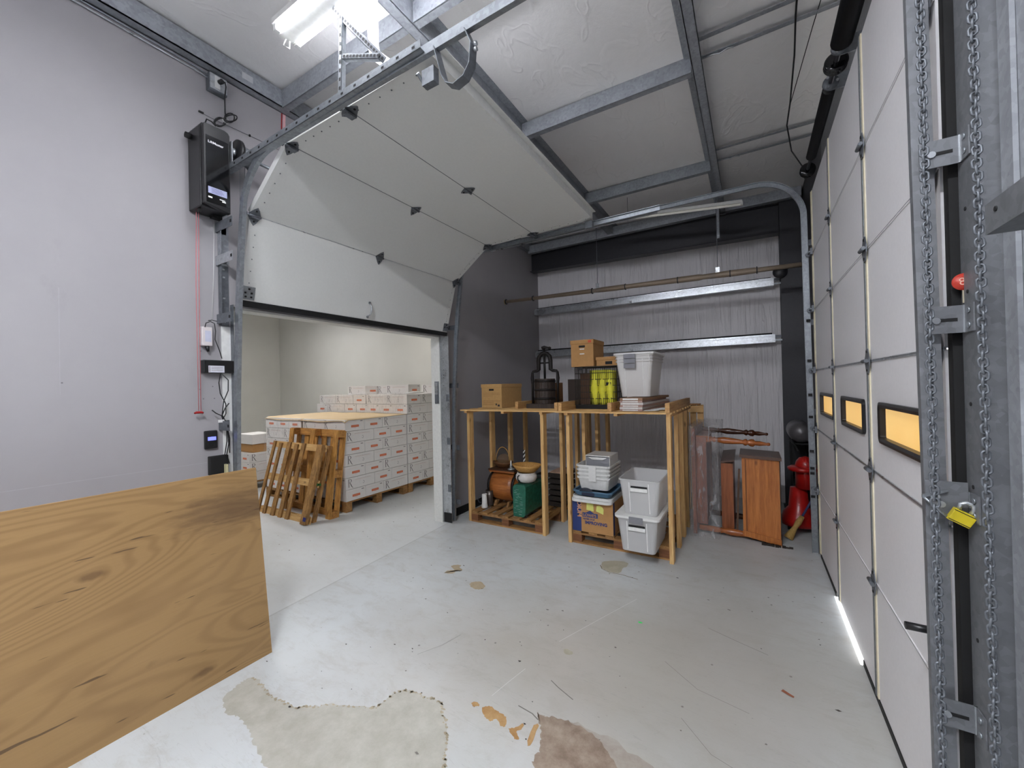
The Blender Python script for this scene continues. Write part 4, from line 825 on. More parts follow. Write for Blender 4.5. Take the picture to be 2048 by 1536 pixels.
# ------------------------------------------------------------------ plywood sheet
A0, A1 = Vector((-2.765, 0, .0)), Vector((-2.925, 0, 1.208)); d = (A1-A0).normalized(); n = Vector((-d.z, 0, d.x))
b = MB(); b.prism([A0+Vector((0, -.99, 0)), A0+Vector((0, 1.446, 0)), A0+n*.015+Vector((0, 1.446, 0)), A0+n*.015+Vector((0, -.99, 0))], A1-A0, PLY)
b.prism([A0+n*.0149+Vector((0, -.99, .001)), A0+n*.0149+Vector((0, 1.4465, .001)), A0+n*.018+Vector((0, 1.4465, .001)), A0+n*.018+Vector((0, -.99, .001))], A1-A0, CARDL)
b.build('plywood_sheet', label='large plywood sheet with bold wood grain standing on edge near the left wall', cat='plywood')

# ------------------------------------------------------------------ storeroom: cartons on pallets
LX, LY, LZ = .50, .335, .165
ST = (0, 0, 0)
def stroke_R(b, org, U, V, h):
    s = h
    P = lambda x, y: (x*s, y*s)
    b.stroke([P(.0, .0), P(.24, .0)], .03*s, org, U, V, INK, .0012); b.stroke([P(.0, 1.0), P(.28, 1.0)], .03*s, org, U, V, INK, .0012)
    b.stroke([P(.12, 0), P(.12, 1.0)], .085*s, org, U, V, INK, .001)
    bowl = [P(.14, 1.0), P(.34, 1.0), P(.47, .93), P(.52, .80), P(.47, .66), P(.34, .57), P(.14, .55)]
    b.stroke(bowl, [.03*s, .04*s, .07*s, .09*s, .07*s, .04*s, .03*s], org, U, V, INK, .0014)
    b.stroke([P(.28, .55), P(.42, .30), P(.55, .05), P(.66, -.10), P(.80, -.16)], [.06*s, .09*s, .09*s, .06*s, .03*s], org, U, V, INK, .0016)
def carton_mesh():
    b = MB(); g = .0026; b.box(-LX/2+g, LX/2-g, -LY/2+g, LY/2-g, g, LZ-g, CARTW)
    for sx in (1, -1):      # long sides (normal -y / +y): letter R, faint line, small mark
        U = (sx, 0, 0); V = (0, 0, 1); org = (-sx*LX/2, -sx*(LY/2-g+.0004), 0)
        stroke_R(b, (org[0]+sx*.035, org[1], .036), U, V, .108)
        b.rect(.15, .43, .118, .121, org, U, V, PALE, .001); b.rect(.16, .42, .126, .128, org, U, V, GREYI, .001)
        b.stroke([(.285, .055), (.30, .045), (.312, .06), (.305, .08), (.29, .085)], .006, org, U, V, GREYI, .001)
    for sx in (1, -1):      # short ends
        U = (0, sx, 0); V = (0, 0, 1); org = (sx*(LX/2-g+.0004), -sx*LY/2, 0)
        b.rect(.105, .235, .052, .084, org, U, V, ORNG, .001); b.rect(.115, .225, .066, .070, org, U, V, PALE, .0014); b.rect(.15, .19, .045, .047, org, U, V, ORNG, .001)
        for k in range(3): b.rect(.262+k*.014, .272+k*.014, .130, .142, org, U, V, INK, .001)
        b.rect(.02, .19, .126, .128, org, U, V, PALE, .001)
    b.rect(-.25+g, .25-g, -.002, .002, (0, 0, LZ-g), (1, 0, 0), (0, 1, 0), GREYI, .0006)
    return b
_cart = [None]
def carton(x, y, z, rot, label, group):
    if _cart[0] is None: o = carton_mesh().build('wine_carton', local=True); _cart[0] = o
    else: o = _cart[0].copy(); COL.objects.link(o)
    o.location = (x, y, z); o.rotation_euler = (0, 0, rot); o['label'] = label; o['category'] = 'carton'; o['group'] = group; o['_loc'] = (x, y, z); return o
ORD = ['bottom', 'second', 'third', 'fourth', 'fifth', 'sixth', 'seventh', 'eighth', 'ninth', 'tenth']
def pallet(name, label, loc, sx, sy, rz=0, group=None, my=OPY, mx=OPX, nb=6, h=.145, red=False, M=None, deck=True):
    """blocks along x at three stations, stringer boards along x, deck boards along y"""
    t = thing(name, label, 'pallet', loc, rz, group); B = RBX if red else OPX; bt = .018
    for iy in (0, 1, 2):
        yy = (0, sy/2-.05, sy-.10)[iy]
        MB().box(0, sx, yy, yy+.10, 0, bt, mx, M).build('bottom_board', t, local=True)
        for ix in (0, 1, 2):
            xx = (0, sx/2-.05, sx-.10)[ix]; MB().box(xx+.001, xx+.099, yy+.001, yy+.099, bt, h-2*bt, B, M).build('block', t, local=True)
        if deck: MB().box(0, sx, yy, yy+.10, h-2*bt, h-bt, mx, M).build('stringer_board', t, local=True)
    for k in range(nb):
        w_ = .095 if nb > 5 else .12; xx = (sx-w_)*k/(nb-1); MB().box(xx, xx+w_, 0, sy, h-bt, h, my, M).build('deck_board', t, local=True)
    return t
def stack(nm, x1, y0, rows, odd, even, first_odd, keep, z0=.16, nx=1.0, group=''):
    """odd/even: column types along y; O = two short-end cartons deep, R = three long-side cartons deep; x1 = face toward the bay"""
    for r in range(rows):
        cols = odd if (r % 2 == 0) == first_odd else even; y = y0
        for ci, c in enumerate(cols):
            if c == 'O': items = [(x1-LX/2-k*LX, y+LY/2, 0) for k in range(2)]; wy_ = LY
            else: items = [(x1-LY/2-k*LY*.995, y+LX/2, PI/2) for k in range(3)]; wy_ = LX
            for k, (cx, cy, rt) in enumerate(items):
                front = k == 0; left = ci == 0; top = r == rows-1
                if not ((front and 'f' in keep) or (left and 'l' in keep) or (top and 't' in keep) or (left and r >= 7)): continue
                pos = ['nearest', 'middle', 'farthest'][ci]
                side = 'bay side' if front else ('mid depth' if (k == 1 and len(items) == 3) else 'rear')
                what = 'with letter R' if c == 'R' else 'with orange end strip'
                if c == 'O' and not front and ci == 0: what = 'showing letter R sideways'
                carton(cx, cy, z0+r*LZ, rt+(0 if c == 'O' else 0), f'{nm}, white carton {what}, {ORD[r]} row, {pos} column, {side}', group or nm)
            y += wy_
PLX = -4.92
pallet('storage_pallet', 'wooden pallet under the near kraft topped carton stack, bay side', (PLX-1.02, 3.61, 0), 1.02, 1.17)
pallet('storage_pallet', 'wooden pallet under the taller carton stack beside the doorway casing', (PLX-1.02, 4.80, 0), 1.02, 1.17)
pallet('storage_pallet', 'wooden pallet under the rear half of the kraft topped cartons', (PLX-2.07, 3.61, 0), 1.02, 1.17)
pallet('storage_pallet', 'wooden pallet under the low carton stack in the far left of the storeroom', (-8.62, 3.65, 0), 1.02, 1.17)
pallet('storage_pallet', 'wooden pallet under the tall cartons behind the kraft topped stack', (PLX-2.5, 4.82, 0), 1.02, 1.17)
stack('near stack', PLX, 3.615, 7, ['O', 'O', 'R'], ['R', 'O', 'O'], True, 'fl', .146, group='cartons on the near pallet')
stack('rear stack', PLX-1.05, 3.615, 7, ['R', 'O', 'O'], ['O', 'O', 'R'], True, 'l', .146, group='cartons on the rear pallet')
stack('tall stack', PLX, 4.805, 9, ['O', 'R', 'O'], ['R', 'O', 'O'], True, 'ft', .146, group='cartons on the tall stack by the casing')
def extra(x, y, z, rt, label): carton(x, y, z, rt, label, 'cartons at the back of the storeroom')
# two top rows of the stack seen above the kraft sheet
zz = .146+7*LZ
for r, (x0, cols) in enumerate([(-7.42, 'OROOR'), (-7.33, 'RRORR')]):
    x = x0
    for k, c in enumerate(cols):
        wd = LX if c == 'R' else LY
        if x+wd < PLX-.9: extra(x+wd/2, 4.83+(LY/2 if c == 'R' else LX/2), zz+r*LZ, 0 if c == 'R' else -PI/2, f"white carton {'with letter R' if c == 'R' else 'with orange end strip'} above the kraft sheet, {'lower' if r == 0 else 'upper'} row, {['first', 'second', 'third', 'fourth', 'fifth'][k]} from the left")
        x += wd+.004
for r in range(7):
    for k in range(2): extra(-7.42+.251+k*.505, 5.05, .146+r*LZ, 0, f'white carton behind the kraft topped stack, {ORD[r]} row, {["left", "right"][k]} one')
for k, (x, y, lb) in enumerate([(-6.35, 5.1, 'lying loose on top of the rear row, the one farthest left'), (-5.88, 5.40, 'on top of the tall stack, second loose one from the left'), (-5.36, 5.15, 'on top of the tall stack, third loose one from the left'), (-5.10, 5.78, 'on top of the tall stack, the loose one nearest the casing')]):
    carton(x, y, .146+9*LZ+.001, PI+(.06*k if k else 0), 'white carton '+lb, 'loose cartons on top of the tall rows')
for r in range(3):
    for k in range(3):
        carton(-7.61-LY/2, 3.66+LX/2+k*.502, .146+r*LZ, PI/2, f'low stack, white carton with letter R, {ORD[r]} row, {["nearest", "middle", "farthest"][k]} of three', 'cartons on the low far stack') if k < 2 else None
    carton(-7.95-LX/2+.005, 3.66+LY/2, .146+r*LZ, -PI/2*0, f'low stack, white carton with orange end strip, {ORD[r]} row, second from the front', 'cartons on the low far stack')
t = thing('cardboard_box', 'brown cardboard box with a dark handle slot on the low carton stack', 'box', (-7.9, 3.95, .642))
MB().box(-8.15, -7.66, 3.74, 4.24, .643, .79, CARDD if False else CARD).build('box_body', t); MB().box(-7.6595, -7.658, 4.02, 4.18, .71, .76, BLKM).build('handle_slot', t)
MB().box(-8.16, -7.64, 3.72, 4.10, .791, .965, CARTW).build('white_box', label='plain white box on top of the brown box in the far left of the storeroom', cat='box', bevel=.006)
MB().box(-7.68, -7.62, 4.25, 4.7, .643, .95, CARTW).build('white_board', label='white boxed item standing right of the brown box on the low stack', cat='box', bevel=.01)
# kraft sheet over the two near stacks
b = MB(); nx_, ny_ = 40, 16; x0, x1, y0, y1 = PLX-2.06, PLX+.015, 3.59, 4.80; z = .146+7*LZ+.004; vs = []
for j in range(ny_+1):
    for i in range(nx_+1):
        u, v = i/nx_, j/ny_; x = x0+(x1-x0)*u; y = y0+(y1-y0)*v; dz = .004*math.sin(9*u+3*v)+.003*math.sin(23*u)
        if j == 0: dz -= .028+.02*abs(math.sin(u*6.5)); y += .012
        if i == nx_: dz -= .018*(1-v)
        vs.append((x, y, z+dz+.006))
b.add(vs, [(j*(nx_+1)+i, j*(nx_+1)+i+1, (j+1)*(nx_+1)+i+1, (j+1)*(nx_+1)+i) for j in range(ny_) for i in range(nx_)], KRAFT, True)
o = b.build('kraft_sheet', label='kraft paper sheet covering the top of the near carton stacks', cat='paper'); m = o.modifiers.new('thick', 'SOLIDIFY'); m.thickness = .002
def wrapfilm(x0, x1, y, z0, z1, label, fx=False):
    b = MB(); n_ = 24; k_ = 8; vs = []
    for j in range(k_+1):
        for i in range(n_+1):
            u, v = i/n_, j/k_; off = .006*math.sin(u*37+v*5)+.004*math.sin(v*29+u*11)
            vs.append((x0+(x1-x0)*u, y-.014+off, z0+(z1-z0)*v))
    b.add(vs, [(j*(n_+1)+i, j*(n_+1)+i+1, (j+1)*(n_+1)+i+1, (j+1)*(n_+1)+i) for j in range(k_) for i in range(n_)], film('stretch_film', (238, 238, 240), .12, .7, .015, (5, 5, 2)), True)
    b.build('stretch_film', label=label, cat='plastic film')
wrapfilm(-6.98, -5.97, 3.595, .75, 1.29, 'clear stretch film around the rear half of the kraft topped cartons')
wrapfilm(-7.2, -5.0, 4.81, 1.31, 1.66, 'clear stretch film around the cartons rising above the kraft sheet')
# scraps
b = MB(); b.tube([(-5.1, 4.95, 1.64), (-5.0, 5.05, 1.665), (-4.95, 5.2, 1.65), (-5.0, 5.3, 1.66)], .012, WHT, 6); b.build('film_scrap', label='crumpled white film scrap on top of the tall stack', cat='scrap')

# leaning pallets -----------------------------------------------
def leaning(label, x0, x1, yb, yt, h, slats, frontw, seed, mats, flip):
    """slats run up the slope; three cross boards run along x"""
    t = thing('leaning_pallet', label, 'pallet', ((x0+x1)/2, yb, 0)); th = math.atan2(yt-yb, h); L = math.hypot(yt-yb, h)
    M = Matrix.Translation((0, yb, 0)) @ Matrix.Rotation(-th, 4, 'X')     # local: x, y = thickness toward the stack, z = up the slope
    mz, mx = mats; zs = [0, L/2-.045, L-.09]
    if flip == 0:
        for z in zs: MB().box(x0, x1-.10, .075, .092, z, z+.09, PX if z else PX, M).build('cross_board', t)
        for k, (a, w_) in enumerate(slats): MB().box(x0+a, x0+a+w_, .0, .020, 0, L-(.02 if k % 2 else 0), mz, M).build('deck_board', t)
        for z in zs:
            MB().box(x0, x1, .0205, .036, z, z+.09, PX, M).build('cross_board', t)
            for a in (x0+.02, (x0+x1)/2-.03): MB().box(a, a+.10, .0365, .0745, z+.001, z+.089, WHT if False else mx, M).build('block', t)
        MB().box(x1-.115, x1-.002, -.045, -.001, 0, L, mz, M).build('edge_beam', t, label='thick weathered edge beam')
        MB().box(x1-.055, x1-.012, .0755, .12, 0, L, mz, M).build('edge_beam', t)
        MB().box(x1-.062, x1-.001, -.047, -.0455, .04, .09, plain('blue_paint', (40, 44, 110), .7), M).build('blue_paint_mark', t)
        MB().box(x1-.001, x1-.0, .0, .06, L*.48, L*.51, plain('green_paint', (50, 110, 50), .7), M).build('green_paint_mark', t)
    else:
        for z in zs:
            MB().box(x0, x1, .10, .117, z, z+.10, mx, M).build('cross_board', t)
            for a in (x0, (x0+x1)/2-.05, x1-.10): MB().box(a, a+.10, .019, .0995, z+.001, z+.099, mx, M).build('block', t)
        for a in (x0, (x0+x1)/2-.05, x1-.10): MB().box(a, a+.10, 0, .0185, 0, L, mz, M).build('bottom_board', t)
        for k in range(6): a = x0+(x1-x0-.10)*k/5; MB().box(a, a+.10, .1175, .135, 0, L, mz, M).build('deck_board', t)
    return t
leaning('weathered slatted pallet leaning in front of the other pallet in the doorway', -6.19, -4.93, 3.05, 3.32, .99, [(0, .06), (.16, .07), (.36, .09), (.55, .08), (.72, .08)], .1, 3, (OPZ, OPX), 0)
leaning('golden block pallet leaning directly against the white carton stack', -6.0, -4.86, 3.315, 3.462, 1.17, [], .1, 5, (wood('gold_wood_z', (214, 160, 84), (146, 98, 46), 2, True, .6, 1, .25), wood('gold_wood_x', (206, 150, 78), (140, 92, 44), 0, True, .6, 1, .25)), 1)
MB().box(-5.93, -5.83, 3.325, 3.33, .92, 1.0, WHT, None).build('paper_label', label='small white label on the upper left of the golden leaning pallet', cat='label') if False else None

# ------------------------------------------------------------------ two timber racks
ZT = 1.44
RAILL = {}
def rack(label, x0, x1, yf, left_y, right_y, rails, dy0, dy1, lx, tag):
    t = thing('timber_rack', label, 'rack', ((x0+x1)/2, yf, 0))
    for yy in left_y: MB().box(x0, x0+.038, yy, yy+.089, 0, ZT-.045, PZ).build('leg', t)
    for yy in right_y: MB().box(x1-.038, x1, yy, yy+.089, 0, ZT-.045, PZ).build('leg', t)
    n = 8; wd = .095
    for k in range(n):
        y = dy0+(dy1-dy0-wd)*k/(n-1); MB().box(lx[0], lx[1], y, y+wd*.98, ZT-.018, ZT, PX).build('top_board', t)
    for y in (x0+.001,): pass
    for a in (x0, x1-.038, (x0+x1)/2): MB().box(a, a+.038, dy0+.006, dy1, ZT-.045, ZT-.0185, PYW).build('top_bearer', t)
    for (x, ya, yb) in rails: MB().box(x, x+.04, ya, yb, ZT+.0005, ZT+.090, PYW).build('top_rail', t)
    return t
rack('left timber rack of upright studs with the file box and iron press on top', -3.18, -2.062, 4.11, [4.15, 4.66, 5.15, 5.62], [4.115, 4.64, 5.15, 5.62], [(-2.555, 4.33, 5.5), (-1.915, 4.11, 5.5)], 4.09, 5.55, (-3.24, -1.868), 'l')
rack('right timber rack of upright studs with the clear tote and wire crate on top', -1.765, -.672, 4.03, [4.08, 4.55, 5.02, 5.45], [4.03, 4.46, 4.80, 5.15], [(-1.84, 4.05, 5.4), (-1.285, 4.05, 5.4), (-.712, 4.0, 5.46)], 4.03, 5.5, (-1.864, -.66), 'r')
t = pallet('rack_pallet', 'red brown pallet at the foot of the left timber rack', (-3.135, 4.145, 0), 1.02, 1.1, 0, None, OPY, OPX, 7, .135, True)
t = pallet('rack_pallet', 'red brown pallet at the foot of the right timber rack', (-1.72, 4.10, 0), 1.0, 1.1, 0, None, OPY, OPX, 6, .135, True)
# loose timber behind the right rack
t = thing('timber_crate_side', 'upright pine crate side standing behind the right timber rack', 'timber', (-.7, 5.9, 0))
for x in (-.80, -.71, -.62): MB().box(x-.02, x+.055, 5.90, 5.94, 0, 1.42, PZ).build('board', t)
MB().box(-.83, -.56, 5.86, 5.898, 1.32, 1.41, PX).build('board', t); MB().box(-.78, -.60, 5.84, 5.97, 1.421, 1.435, CARDD).build('top_scrap', t)

def filebox(name, label, x0, x1, y0, y1, z0, z1, mat, lid=.05, hole=True, prints=0, red=False, flap=False, cat='box'):
    t = thing(name, label, cat, ((x0+x1)/2, (y0+y1)/2, z0)); MB().box(x0, x1, y0, y1, z0, z1-.004, mat).build('box_body', t, bevel=.002)
    e = .007; MB().box(x0-e, x1+e, y0-e, y1+e, z1-lid, z1+.002, mat).build('lid', t, bevel=.003)
    cx = (x0+x1)/2; yb = y0-.0012
    if hole:
        zc_ = z1-lid-.030 if lid > .03 else z1-.055; b = MB(); b.box(cx-.038, cx+.038, yb-.0005, yb+.001, zc_-.012, zc_+.012, BLKM); b.build('hand_hole', t)
    if prints == 1:
        b = MB(); w_ = x1-x0
        for k, (z, a, c) in enumerate([(.62, .08, .92), (.56, .08, .92), (.50, .08, .55), (.30, .06, .94), (.26, .06, .94), (.22, .06, .60), (.17, .06, .94), (.13, .06, .60)]): b.box(x0+w_*a, x0+w_*c, yb, yb+.001, z0+(z1-z0)*z, z0+(z1-z0)*z+.003, CARDD)
        b.box(x0+w_*.70, x0+w_*.76, yb-.0002, yb+.001, z0+.035, z0+.06, INK); b.box(x0+w_*.80, x0+w_*.90, yb-.0002, yb+.001, z0+.02, z0+.045, INK); b.build('printed_form', t)
    if prints == 2:
        for z in (.66, .48): MB().box(cx-.028, cx+.028, yb, yb+.001, z0+(z1-z0)*z-.006, z0+(z1-z0)*z+.006, WHT).build('paper_label', t)
    if red: MB().box(x1-.06, x1-.02, y0-e-.001, y0-e+.001, z1-.035, z1-.008, plain('red_sticker', (200, 80, 50), .6)).build('red_sticker', t)
    return t
t = filebox('file_box', 'light brown cardboard file box with printed lines, left end of the left rack top', -3.15, -2.83, 4.45, 4.98, ZT+.001, ZT+.318, CARDL, .045, True, 1)
filebox('file_box', 'tall brown file box with a red sticker standing on the wire crate', -1.83, -1.555, 4.43, 4.80, 1.935, 2.245, CARD, .045, True, 2, True)
filebox('file_box', 'low brown lidded box lying on the wire crate beside the taller file box', -1.535, -1.27, 4.47, 4.78, 1.935, 2.035, CARD, .035, False)
MB().box(-1.43, -1.35, 4.468, 4.4695, 1.95, 1.985, BLKM).build('dark_clip', label='black clip hanging from the low brown lidded box', cat='clip')
MB().box(-2.505, -2.35, 5.02, 5.35, ZT+.001, 1.76, CARDD).build('cardboard_box', label='plain brown box behind the iron press on the left rack', cat='box')
MB().box(-2.12, -1.93, 5.0, 5.2, ZT+.001, 1.80, plain('dark_brown_box', (62, 50, 44), .6)).build('dark_box', label='dark brown box behind the right side of the iron press', cat='box')

# iron press
IRON = plain('black_iron', (38, 34, 33), .5, .5); TUB = wood('dark_stave', (72, 58, 50), (34, 27, 24), 2, False, .6)
t = thing('lard_press', 'old iron screw press with a slatted wooden tub on the left rack', 'press', (-2.23, 4.62, ZT))
cx, cy = -2.275, 4.62
MB().box(cx-.20, cx+.20, cy-.15, cy+.15, ZT+.001, ZT+.055, TUB).build('base_board', t, bevel=.005)
for k in range(22):
    a = 2*PI*k/22; M = Matrix.Translation((cx, cy, 0)) @ rotz(a); MB().box(-.017, .017, .118, .132, ZT+.056, ZT+.37, TUB, M).build('stave', t)
for z in (ZT+.12, ZT+.23, ZT+.34): MB().lathe([(.133, z-.014), (.138, z-.014), (.138, z+.014), (.133, z+.014)], (cx, cy, 0), IRON, 28).build('hoop', t)
b = MB()
pts = [(-.178, ZT+.05), (-.178, ZT+.30), (-.182, ZT+.38), (-.178, ZT+.45), (-.165, ZT+.468), (-.11, ZT+.475), (-.085, ZT+.49), (-.085, ZT+.60), (-.075, ZT+.655), (-.04, ZT+.69), (0, ZT+.70)]
rad = [.017, .017, .023, .017, .018, .020, .026, .027, .027, .026, .028]
full = [(x, z) for x, z in pts]+[(-x, z) for x, z in pts[-2::-1]]; b.tube([(cx+x, cy, z) for x, z in full], rad+rad[-2::-1], IRON, 10); b.build('yoke', t)
b = MB(); b.cyl((cx, cy, ZT+.30), (cx, cy, ZT+.77), .015, IRON, 12); b.cyl((cx-.07, cy, ZT+.575), (cx+.07, cy, ZT+.575), .010, IRON, 10); b.lathe([(0, .30), (.115, .30), (.115, .315), (0, .315)], (cx, cy, ZT), IRON, 24); b.build('screw', t)
b = MB(); b.tube([(cx-.03, cy, ZT+.765), (cx, cy, ZT+.775), (cx+.07, cy, ZT+.762)], [.022, .022, .010], IRON, 10); b.lathe([(0, -.02), (.018, -.012), (.022, 0), (.018, .012), (0, .02)], (cx+.075, cy, ZT+.76), IRON, 12); b.build('handle', t)

# wire crate with a yellow cushion
t = thing('wire_crate', 'black wire pet crate on the right rack under the file boxes', 'crate', (-1.56, 4.65, ZT))
cx0, cx1, cy0, cy1, cz0, cz1 = -1.79, -1.294, 4.44, 4.84, ZT+.002, 1.930
MB().box(cx0, cx1, cy0, cy1, cz0, cz0+.045, BLK).build('floor_tray', t, bevel=.006)
WIRE = plain('black_wire', (46, 40, 34), .45)
def wires(P0, U, V, nu, nv):
    b = MB(); P0, U, V = Vector(P0), Vector(U), Vector(V)
    for i in range(nu+1): q = P0+U*i/nu; b.tube([q, q+V], .0042 if i in (0, nu) else .0028, WIRE, 5, False)
    for j in range(nv+1): q = P0+V*j/nv; b.tube([q, q+U], .0046 if j in (0, nv) else .0034, WIRE, 5, False)
    return b
dx, dy, dz = cx1-cx0, cy1-cy0, cz1-cz0-.046
wires((cx0, cy0, cz0+.046), (dx, 0, 0), (0, 0, dz), 22, 6).build('wire_panel', t); wires((cx0, cy1, cz0+.046), (dx, 0, 0), (0, 0, dz), 22, 6).build('wire_panel', t)
wires((cx0, cy0, cz0+.046), (0, dy, 0), (0, 0, dz), 16, 6).build('wire_panel', t); wires((cx1, cy0, cz0+.046), (0, dy, 0), (0, 0, dz), 16, 6).build('wire_panel', t); wires((cx0, cy0, cz1-.001), (dx, 0, 0), (0, dy, 0), 14, 5).build('wire_panel', t)
MB().box(-1.415, -1.36, cy0-.012, cy0-.004, 1.71, 1.745, BLK).build('door_latch', t); MB().box(-1.75, -1.69, cy0-.012, cy0-.004, 1.895, 1.925, BLK).build('door_latch', t)
YC = plain('yellow_cloth', (218, 212, 60), .7, 0, .12, .2, 12)
b = MB(); n_ = 14; vs = []
for j in range(9):
    for i in range(n_+1):
        u, v = i/n_, j/8; vs.append((-1.62+.31*u, 4.52+.02*math.sin(u*22)+.015*math.cos(v*7), cz0+.05+.40*v-.03*max(0, u-.75)*v*4))
b.add(vs, [(j*(n_+1)+i, j*(n_+1)+i+1, (j+1)*(n_+1)+i+1, (j+1)*(n_+1)+i) for j in range(8) for i in range(n_)], YC, True)
o = b.build('yellow_cushion', label='bright yellow cloth item standing inside the wire crate', cat='cushion'); m = o.modifiers.new('s', 'SOLIDIFY'); m.thickness = .07; m.offset = -1
MB().box(-1.79, -1.63, 4.60, 4.80, cz0+.047, 1.86, plain('dark_card', (92, 64, 44), .8)).build('cardboard_box', label='dark brown carton inside the left part of the wire crate', cat='box')

# clear totes ----------------------------------------------------
CP = clear_plastic('clear_tote_plastic', (222, 222, 222), .55, .3); CPW = clear_plastic('frosted_tote_plastic', (232, 230, 228), .80, .35); LATCH = plain('grey_latch', (128, 128, 134), .4)
def tote(label, cx, cy, z0, z1, wt, wb, dt, db, mat, lid=False, rims=1, latch='handle', group=None):
    t = thing('storage_tote', label, 'tote', (cx, cy, z0), 0, group)
    MB().frustum((cx, cy), (wt/2, dt/2), (wb/2, db/2), z0, z1, mat).build('tub', t)
    for k in range(rims): MB().rrim((cx, cy), (wt/2+.010-.004*k, dt/2+.010-.004*k), z1-.012-.032*k, z1-.032*k, mat if not lid else mat, .045).build('rim', t)
    f = lambda z: cy-(db/2+(dt-db)/2*(z-z0)/(z1-z0))-.004
    for s_ in (-1, 1):
        b = MB()
        xa = cx+s_*wt*.24; b.prism([(xa-.004, f(z0+.02), z0+.02), (xa+.004, f(z0+.02), z0+.02), (xa+.004, f(z1-.03), z1-.03), (xa-.004, f(z1-.03), z1-.03)], (0, .004, 0), WHT); b.build('rib', t)
    if latch == 'handle':
        zh = z1-.095; MB().box(cx-wt*.21, cx+wt*.21, f(zh)-.012, f(zh)+.001, zh-.018, zh+.016, WHT).build('handle', t, bevel=.003); MB().box(cx-wt*.20, cx+wt*.20, f(zh)-.004, f(zh)+.0015, zh+.018, zh+.034, BLKM).build('handle_recess', t)
    if lid:
        MB().rrim((cx, cy), (wt/2+.022, dt/2+.022), z1+.001, z1+.022, WHT if lid == 1 else CPW, .05, t=None).build('lid', t); LD = t.children[-1] if False else [c for c in t.children if c.name.startswith('lid')][-1]; (MB().box(cx-wt*.17, cx+wt*.17, cy-dt/2-.030, cy-dt/2-.022, z1-.035, z1+.024, LATCH).build('latch', LD, label='grey latch', bevel=.002) if latch == 'handle' else None)
    return t
tote('clear storage tote with a white lid, lower of two overhanging the right rack pallet', -.955, 4.10, .136, .455, .375, .305, .60, .54, CP, 1)
tote('open clear storage tote standing on top of the lidded one under the right rack', -.935, 4.12, .479, .815, .375, .305, .58, .50, CP)
t = tote('nested frosted totes with white lid and three grey latches on the right rack', -1.087, 4.66, 1.582, 2.035, .395, .305, .62, .50, CPW, 1, 3, 'none')
for z in (2.018, 1.966, 1.914): MB().box(-1.12-.062, -1.12+.062, 4.66-.31-.034, 4.66-.31-.024, z-.0235, z+.0235, LATCH).build('latch', t, label='grey latch', bevel=.002)
# flattened cartons under the tote
random.seed(3)
FL = [plain('white_board', (206, 200, 196), .7), plain('pink_board', (170, 140, 130), .7), plain('brown_board', (150, 116, 90), .7)]
zq = ZT+.001
for k, (th, mt, lb) in enumerate([(.020, 1, 'bottom flat carton of the pile'), (.022, 0, 'white printed flat carton second from the bottom of the pile'), (.022, 1, 'pink brown flat carton in the middle of the pile'), (.024, 0, 'white edged flat carton fourth from the bottom of the pile'), (.020, 1, 'thin pink brown flat carton near the top of the pile'), (.028, 2, 'topmost brown flat carton of the pile')]):
    a = math.radians(-3.0+random.uniform(-1.2, 1.2)); M = Matrix.Translation((-1.20+random.uniform(0, .015), 4.16+random.uniform(0, .02), 0)) @ rotz(a)
    b = MB(); b.box(0, .235, 0, 1.08, zq, zq+th-.002, FL[mt], M); b.box(.03, .19, -.001, .0, zq+.004, zq+th-.006, WHT, M); b.build('flat_carton', label=lb+' under the frosted totes', cat='carton', group='flattened cartons on the right rack'); zq += th
b = MB()
for k in range(5):
    M = Matrix.Translation((-.90+.03*k, 4.20+.05*k, ZT+.003+.004*k)) @ rotz(.4*k-.6); b.add([(-.07, -.06, 0), (.07, -.06, .004), (.08, .05, .006), (-.06, .06, 0)], [(0, 1, 2, 3)], WHT, False, M)
o = b.build('paper_sheets', label='loose white papers between the flat cartons and the right rail', cat='paper'); o['kind'] = 'stuff'; o.modifiers.new('s', 'SOLIDIFY').thickness = .002

# ------------------------------------------------------------------ left rack, lower level
OAK = wood('orange_oak', (186, 116, 58), (132, 72, 32), 0, False, .35)
t = thing('butter_churn', 'barrel shaped wooden butter churn with dark end rims on the left rack pallet', 'churn', (-2.90, 4.66, .135))
b = MB(); prf = [(.188, -3.09), (.203, -3.0), (.208, -2.9), (.203, -2.80), (.190, -2.71)]; b.lathe([(0, -3.09)]+prf+[(0, -2.71)], (0, 4.66, .375), OAK, 40, 'x'); b.build('barrel', t)
for x, r in ((-3.085, .192), (-2.715, .193)): MB().lathe([(r, x-.016), (r+.008, x-.016), (r+.008, x+.016), (r, x+.016), (r, x-.016)], (0, 4.66, .375), IRON, 40, 'x').build('rim', t)
MB().box(-3.09, -2.70, 4.50, 4.80, .575, .60, OAK).build('hatch', t)
b = MB(); b.box(-3.10, -2.69, 4.49, 4.81, .60, .615, plain('dark_oak', (70, 44, 28), .5)); b.build('top_board', t)
for x in (-2.99, -2.79):
    MB().prism([(x-.014, 4.46, .1355), (x-.014, 4.50, .1355), (x-.014, 4.58, .195), (x-.014, 4.50, .20)], (.028, 0, 0), OPY).build('foot', t); MB().prism([(x-.014, 4.86, .1355), (x-.014, 4.82, .1355), (x-.014, 4.74, .195), (x-.014, 4.82, .20)], (.028, 0, 0), OPY).build('foot', t)
